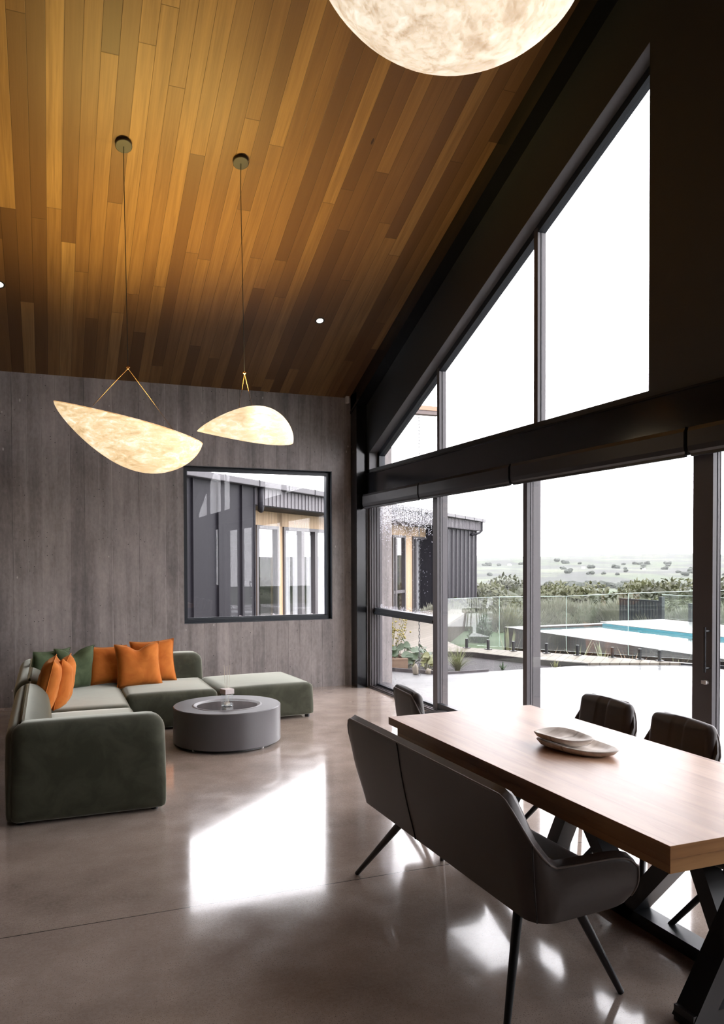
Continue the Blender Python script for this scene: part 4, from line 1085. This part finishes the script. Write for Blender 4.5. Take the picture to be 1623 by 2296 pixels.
# woven outdoor chairs by the wing
def patio_chair(label, loc, rz):
    c = thing('patio_chair', label, 'outdoor chair', loc, rz, 'woven patio chairs')
    mc = bpy.data.materials.get('rope_chair') or plain('rope_chair', (.17, .15, .15), .6)
    arc = [(math.cos(a)*.30, math.sin(a)*.30, .74-.07*abs(math.sin(a-PI/2))*0) for a in [PI*(-.05)+PI*1.1*k/24 for k in range(25)]]
    obj('top_rail', add_tube(B(), arc, .016, 8), mc, c, True)
    bm = B()
    for k in range(1, 24): x, y, z = arc[k]; add_tube(bm, [(x, y, z), (x*.82, y*.82, .42)], .006, 4)
    o = obj('rope_back', bm, mc, c); o['kind'] = 'stuff'
    obj('seat', add_lathe(B(), [(0, .40), (.26, .40), (.27, .42), (.25, .45), (0, .455)], 24), mc, c)
    for k in range(4): a = PI/4+k*PI/2; obj('leg', add_tube(B(), [(math.cos(a)*.2, math.sin(a)*.2, .41), (math.cos(a)*.26, math.sin(a)*.26, 0)], .012, 8), mc, c)
    return c
patio_chair('woven patio chair outside the square window, on the left', (2.48, 11.15, -.03), R(200))
patio_chair('woven patio chair outside the square window, in the middle', (2.98, 11.65, .0), R(180))
patio_chair('woven patio chair outside the square window, on the right', (3.52, 11.72, .0), R(160))

# bushes and trees
M['bush'] = m_leaf('dark_evergreen_leaves', (.022, .026, .012), (.060, .064, .032), .6); M['bush2'] = m_leaf('olive_leaves', (.045, .052, .022), (.105, .11, .052), .6); M['shrub'] = m_leaf('grey_green_feathery_leaves', (.12, .125, .09), (.24, .24, .18), .6)
def bush_mesh(name, seed, n, leaf, m, tall=1.0, upright=0):
    bm = B(); rn = random.Random(seed); lobes = [(Vector((rn.uniform(-.6, .6), rn.uniform(-.6, .6), rn.uniform(.1, .75)*tall)), rn.uniform(.35, .6)) for k in range(9)] + [(Vector((0, 0, .35)), .7)]
    for k in range(n):
        c, r_ = rn.choice(lobes); d = Vector((rn.gauss(0, 1), rn.gauss(0, 1), rn.gauss(0, 1))).normalized(); rr = r_*(1-.35*rn.random()**2)
        p = c+d*rr
        if p.z < 0: p.z = rn.random()*.3
        if upright: leaf_strip(bm, p, (d.x*.4, d.y*.4, 1), leaf*rn.uniform(.8, 2), leaf*.16, .3, 2)
        else:
            u = Vector((rn.gauss(0, 1), rn.gauss(0, 1), rn.gauss(0, 1))).normalized()*leaf*rn.uniform(.5, 1.1); v = u.cross(d).normalized()*leaf*.6
            bm.faces.new([bm.verts.new(q) for q in (p-u, p+v*.7, p+u, p-v*.7)])
    me = bpy.data.meshes.new(name); bm.to_mesh(me); bm.free(); me.materials.append(m); return me
core = B(); bmesh.ops.create_icosphere(core, subdivisions=3, radius=.62)
for v in core.verts: v.co = Vector((v.co.x*1.15, v.co.y*1.15, max(0, v.co.z+.42)*1.0))
cme = bpy.data.meshes.new('bush_core'); core.to_mesh(cme); core.free(); cme.materials.append(plain('core_twigs', (.035, .042, .02), .8))  # one dull green for the filling inside every bush
protos = [bush_mesh('leaves', 21, 5200, .075, M['bush']), bush_mesh('leaves', 22, 5200, .075, M['bush2']), bush_mesh('leaves', 23, 5200, .07, M['bush'])]
shr = bush_mesh('leaves', 31, 5200, .16, M['shrub'], 1.0, 1)
E_ = lambda az, r, z: (math.sin(R(az))*r, math.cos(R(az))*r, z)
def bush(me, label, group, az, r, z, s, sz, seed):
    o = thing('bush' if me is not shr else 'feathery_shrub', label, 'bush' if me is not shr else 'shrub', E_(az, r, z), seed*1.3, group); o.scale = (s, s, sz)
    l = bpy.data.objects.new('foliage', me); COL.objects.link(l); l.parent = o
    c = bpy.data.objects.new('inner_twigs', cme); COL.objects.link(c); c.parent = o
rn = random.Random(77); k = 0
for az in [27.5, 29.6, 31.7, 33.9, 36.1, 38.4, 40.6, 42.7, 45.0, 47.4, 49.8, 52.2, 55, 58, 62, 66]:
    me = protos[k % 3]; dip = 1.0 if not 43.5 < az < 46 else .60
    bush(me, 'bush in the evergreen row behind the pool garden', 'evergreen bushes behind the pool', az+rn.uniform(-.3, .3), 34+rn.uniform(-2, 3), -2.3, 2.3*rn.uniform(.9, 1.1), 2.42*rn.uniform(.93, 1.05)*dip, k); k += 1
for az in [28.4, 31.2, 34.8, 37.3, 41.2, 44, 46.9, 50.5]:
    bush(protos[1], 'bush in the evergreen row behind the pool garden', 'evergreen bushes behind the pool', az, 29.5+rn.uniform(-1, 1), -1.6, 1.7, 1.42*rn.uniform(.9, 1.05), k); k += 1
for az in [28.2, 30.5, 33.0, 35.5, 38, 40.2, 42.3, 44.6, 46.9, 49.2, 51.6, 54.5]:
    bush(shr, 'pale grey green feathery shrub in the row behind the pool', 'feathery shrubs behind the pool', az+rn.uniform(-.4, .4), 25+rn.uniform(-1.5, 1.5), -.9, 1.25*rn.uniform(.9, 1.15), .98*rn.uniform(.85, 1.1), k); k += 1
sm = thing('young_tree', 'young bright green shrub on the lawn behind the glass fence', 'shrub', (9.9, 16.9, -.47)); sm.scale = (.28, .28, .62)
l = bpy.data.objects.new('foliage', bush_mesh('leaves', 41, 1600, .12, M['hosta'])); COL.objects.link(l); l.parent = sm

# valley and hills
def th(az, r):
    P_ = [(20, -.6), (40, -2.6), (60, -5), (200, -16), (600, -31), (1100, -31), (1500, -20), (2100, -4), (2800, 11), (3400, 14), (4200, 6)]
    for (a, za), (b, zb_) in zip(P_, P_[1:]):
        if r <= b: t_ = (r-a)/(b-a); z = za+(zb_-za)*sstep(t_); break
    else: z = 6
    x, y = math.sin(R(az))*r, math.cos(R(az))*r
    amp = min(1, max(0, (r-150)/2600))
    return z + amp*17*(noise.noise(Vector((x/520, y/520, .3)))+.45*noise.noise(Vector((x/190, y/190, 2.3)))+.2*noise.noise(Vector((x/70, y/70, 5)))) - amp*max(0, (az-42))*.10
bm = B(); rs = [20, 26, 33, 42, 55, 75, 105, 150] + [200*1.062**k for k in range(50)]; azs = [8+.5*k for k in range(150)]
G = [[bm.verts.new(E_(a, r, th(a, r))) for a in azs] for r in rs]
for i in range(len(rs)-1):
    for j in range(len(azs)-1): bm.faces.new((G[i][j], G[i+1][j], G[i+1][j+1], G[i][j+1]))
t = NT('valley_fields_and_bush'); vv = t.n('TexVoronoi', {'Vector': t.pos((1, 1, .0)), 'Scale': .0042}); n1 = t.noise(t.pos((1, 1, 0)), .0055, 6, .62, .8); n2 = t.noise(t.pos((1, 1, 0)), .035, 4, .65)
fld = t.mix(t.sep(vv.outputs['Color'])[0], (.034, .052, .022), (.062, .072, .040)); wood = t.mix(n2, (.008, .012, .010), (.026, .030, .024))
t.bsdf(t.mix(t.mapr(t.math('ADD', t.math('MULTIPLY', n1, .8), t.math('MULTIPLY', n2, .25)), .47, .56, 0, 1), fld, wood), .9)
struct('hills', bm, t.m, None, True)
# distant trees
def blob(seed):
    bm = B(); rn = random.Random(seed)
    for k in range(5):
        bmesh.ops.create_icosphere(bm, subdivisions=2, radius=rn.uniform(.45, .75), matrix=Matrix.Translation((rn.uniform(-.6, .6), rn.uniform(-.6, .6), rn.uniform(.3, .8))))
    for v in bm.verts: v.co += Vector((noise.noise(v.co*3), noise.noise(v.co*3+Vector((5, 0, 0))), noise.noise(v.co*3+Vector((0, 7, 0)))))*.22
    me = bpy.data.meshes.new('crown'); bm.to_mesh(me); bm.free(); me.materials.append(M['far_tree']); return me
M['far_tree'] = plain('distant_tree_green', (.020, .027, .018), .8, .3, 3)
bl_ = [blob(1), blob(2), blob(3)]; rn = random.Random(12)
spots = [(rn.uniform(27, 54), rn.choice([560, 700, 860, 900, 920, 1300, 1500, 1750])*rn.uniform(.96, 1.04), rn.uniform(4, 8)) for k in range(150)] + [(36.5+.42*k, 880+6*math.sin(k), 6+2*rn.random()) for k in range(22)] + [(43.7, 560, 12), (45.4, 640, 8), (51.9, 600, 10)]
for k, (az, r, s) in enumerate(spots):
    o = bpy.data.objects.new('distant_tree', bl_[k % 3]); COL.objects.link(o); o.location = E_(az, r, th(az, r)-.5); o.scale = (s, s, s*.8); o.rotation_euler = (0, 0, k)
    tag(o, 'hazy tree far off in the valley', 'tree', 'distant valley trees')
hb = B(); add_box(hb, -.5, .5, -.35, .35, 0, .45, 0); add_prism(hb, [(-.4, .45), (.4, .45), (0, .75)], -.54, .54, 'X', 1)
hme = bpy.data.meshes.new('farmhouse'); bmesh.ops.recalc_face_normals(hb, faces=hb.faces[:]); hb.to_mesh(hme); hb.free(); hme.materials.append(plain('white_house_wall', (.8, .8, .8), .6)); hme.materials.append(plain('pale_roof', (.5, .5, .5), .5))
for k, (az, r, s) in enumerate([(43.9, 470, 11), (44.6, 430, 8), (44.4, 385, 16), (48.6, 980, 22), (50.2, 820, 14), (31, 800, 20), (29.6, 850, 18), (47.1, 1500, 25), (37.5, 1500, 22), (51, 1450, 24), (32.4, 1700, 26), (41.5, 1450, 18)]):
    o = bpy.data.objects.new('farmhouse', hme); COL.objects.link(o); o.location = E_(az, r, th(az, r)-.5); o.scale = (s*.30, s*.30, s*.24); o.rotation_euler = (0, 0, k*1.1)
    tag(o, 'tiny white farmhouse far off in the valley', 'house', 'distant valley houses')
# haze over the valley
bm = B(); ring = [(14, 70), (62, 70), (62, 4600), (50, 4600), (38, 4600), (26, 4600), (14, 4600)]
add_prism(bm, [E_(a, r, 0)[:2] for a, r in ring], -90, 90, 'Z')
t = NT('valley_haze'); vs_ = t.n('VolumeScatter', {'Color': (.95, .98, 1.0, 1), 'Density': HAZE, 'Anisotropy': 0.0}); t.t.links.new(vs_.outputs[0], t.out.inputs['Volume'])
o = obj('haze', bm, t.m); tag(o, 'thin pale haze hanging over the far valley', 'haze', None, 'stuff')
SKY, EXPO = 5.0, 0.6
# ================================================================= CAMERA, WORLD
f_, yaw, roll, cyp, pitch = 1762.76, .379923, -.0031996, 1289.068, -.0202183
s_, c_ = math.sin(yaw), math.cos(yaw)
fw_ = Vector((s_, c_, 0)); rg = Vector((c_, -s_, 0)); up_ = Vector((0, 0, 1))
f2 = fw_*math.cos(pitch)+up_*math.sin(pitch); u2 = rg.cross(f2)
r3 = rg*math.cos(roll)+u2*math.sin(roll); u3 = -rg*math.sin(roll)+u2*math.cos(roll)
cam = bpy.data.cameras.new('camera'); co = bpy.data.objects.new('camera', cam); COL.objects.link(co)
m4 = Matrix.Identity(4)
for i in range(3): m4[i][0] = r3[i]; m4[i][1] = u3[i]; m4[i][2] = -f2[i]
m4[0][3], m4[1][3], m4[2][3] = 0, 0, 1.6
co.matrix_world = m4
cam.sensor_fit = 'HORIZONTAL'; cam.sensor_width = 36; cam.lens = 36*f_/1623
cam.shift_y = (cyp-1148)/1623; cam.shift_x = 0
cam.clip_start = .05; cam.clip_end = 9000
SC.camera = co

wd = bpy.data.worlds.new('overcast_sky'); SC.world = wd; wd.use_nodes = True; nt = wd.node_tree
bg = nt.nodes['Background']
tc = nt.nodes.new('ShaderNodeTexCoord'); sp = nt.nodes.new('ShaderNodeSeparateXYZ'); nt.links.new(tc.outputs['Generated'], sp.inputs[0])
nz = nt.nodes.new('ShaderNodeTexNoise'); nz.inputs['Scale'].default_value = 2.0; nt.links.new(tc.outputs['Generated'], nz.inputs['Vector'])
cr = nt.nodes.new('ShaderNodeValToRGB'); nt.links.new(nz.outputs[0], cr.inputs[0])
cr.color_ramp.elements[0].color = (.97, .95, 1, 1); cr.color_ramp.elements[1].color = (1, .985, 1, 1)
nt.links.new(cr.outputs[0], bg.inputs[0]); bg.inputs[1].default_value = SKY
SC.view_settings.view_transform = 'Standard'; SC.view_settings.look = 'None'; SC.view_settings.gamma = 1
SC.view_settings.use_curve_mapping = False; SC.view_settings.exposure = EXPO
cy_ = SC.cycles
cy_.use_denoising = True
try: cy_.denoiser = 'OPENIMAGEDENOISE'
except Exception: pass
cy_.max_bounces = 7; cy_.diffuse_bounces = 3; cy_.glossy_bounces = 4; cy_.transmission_bounces = 6; cy_.transparent_max_bounces = 16; cy_.volume_bounces = 0
cy_.sample_clamp_indirect = 8; cy_.caustics_reflective = False; cy_.caustics_refractive = False; cy_.blur_glossy = .5
cy_.use_adaptive_sampling = True; cy_.adaptive_threshold = .08; cy_.adaptive_min_samples = 20
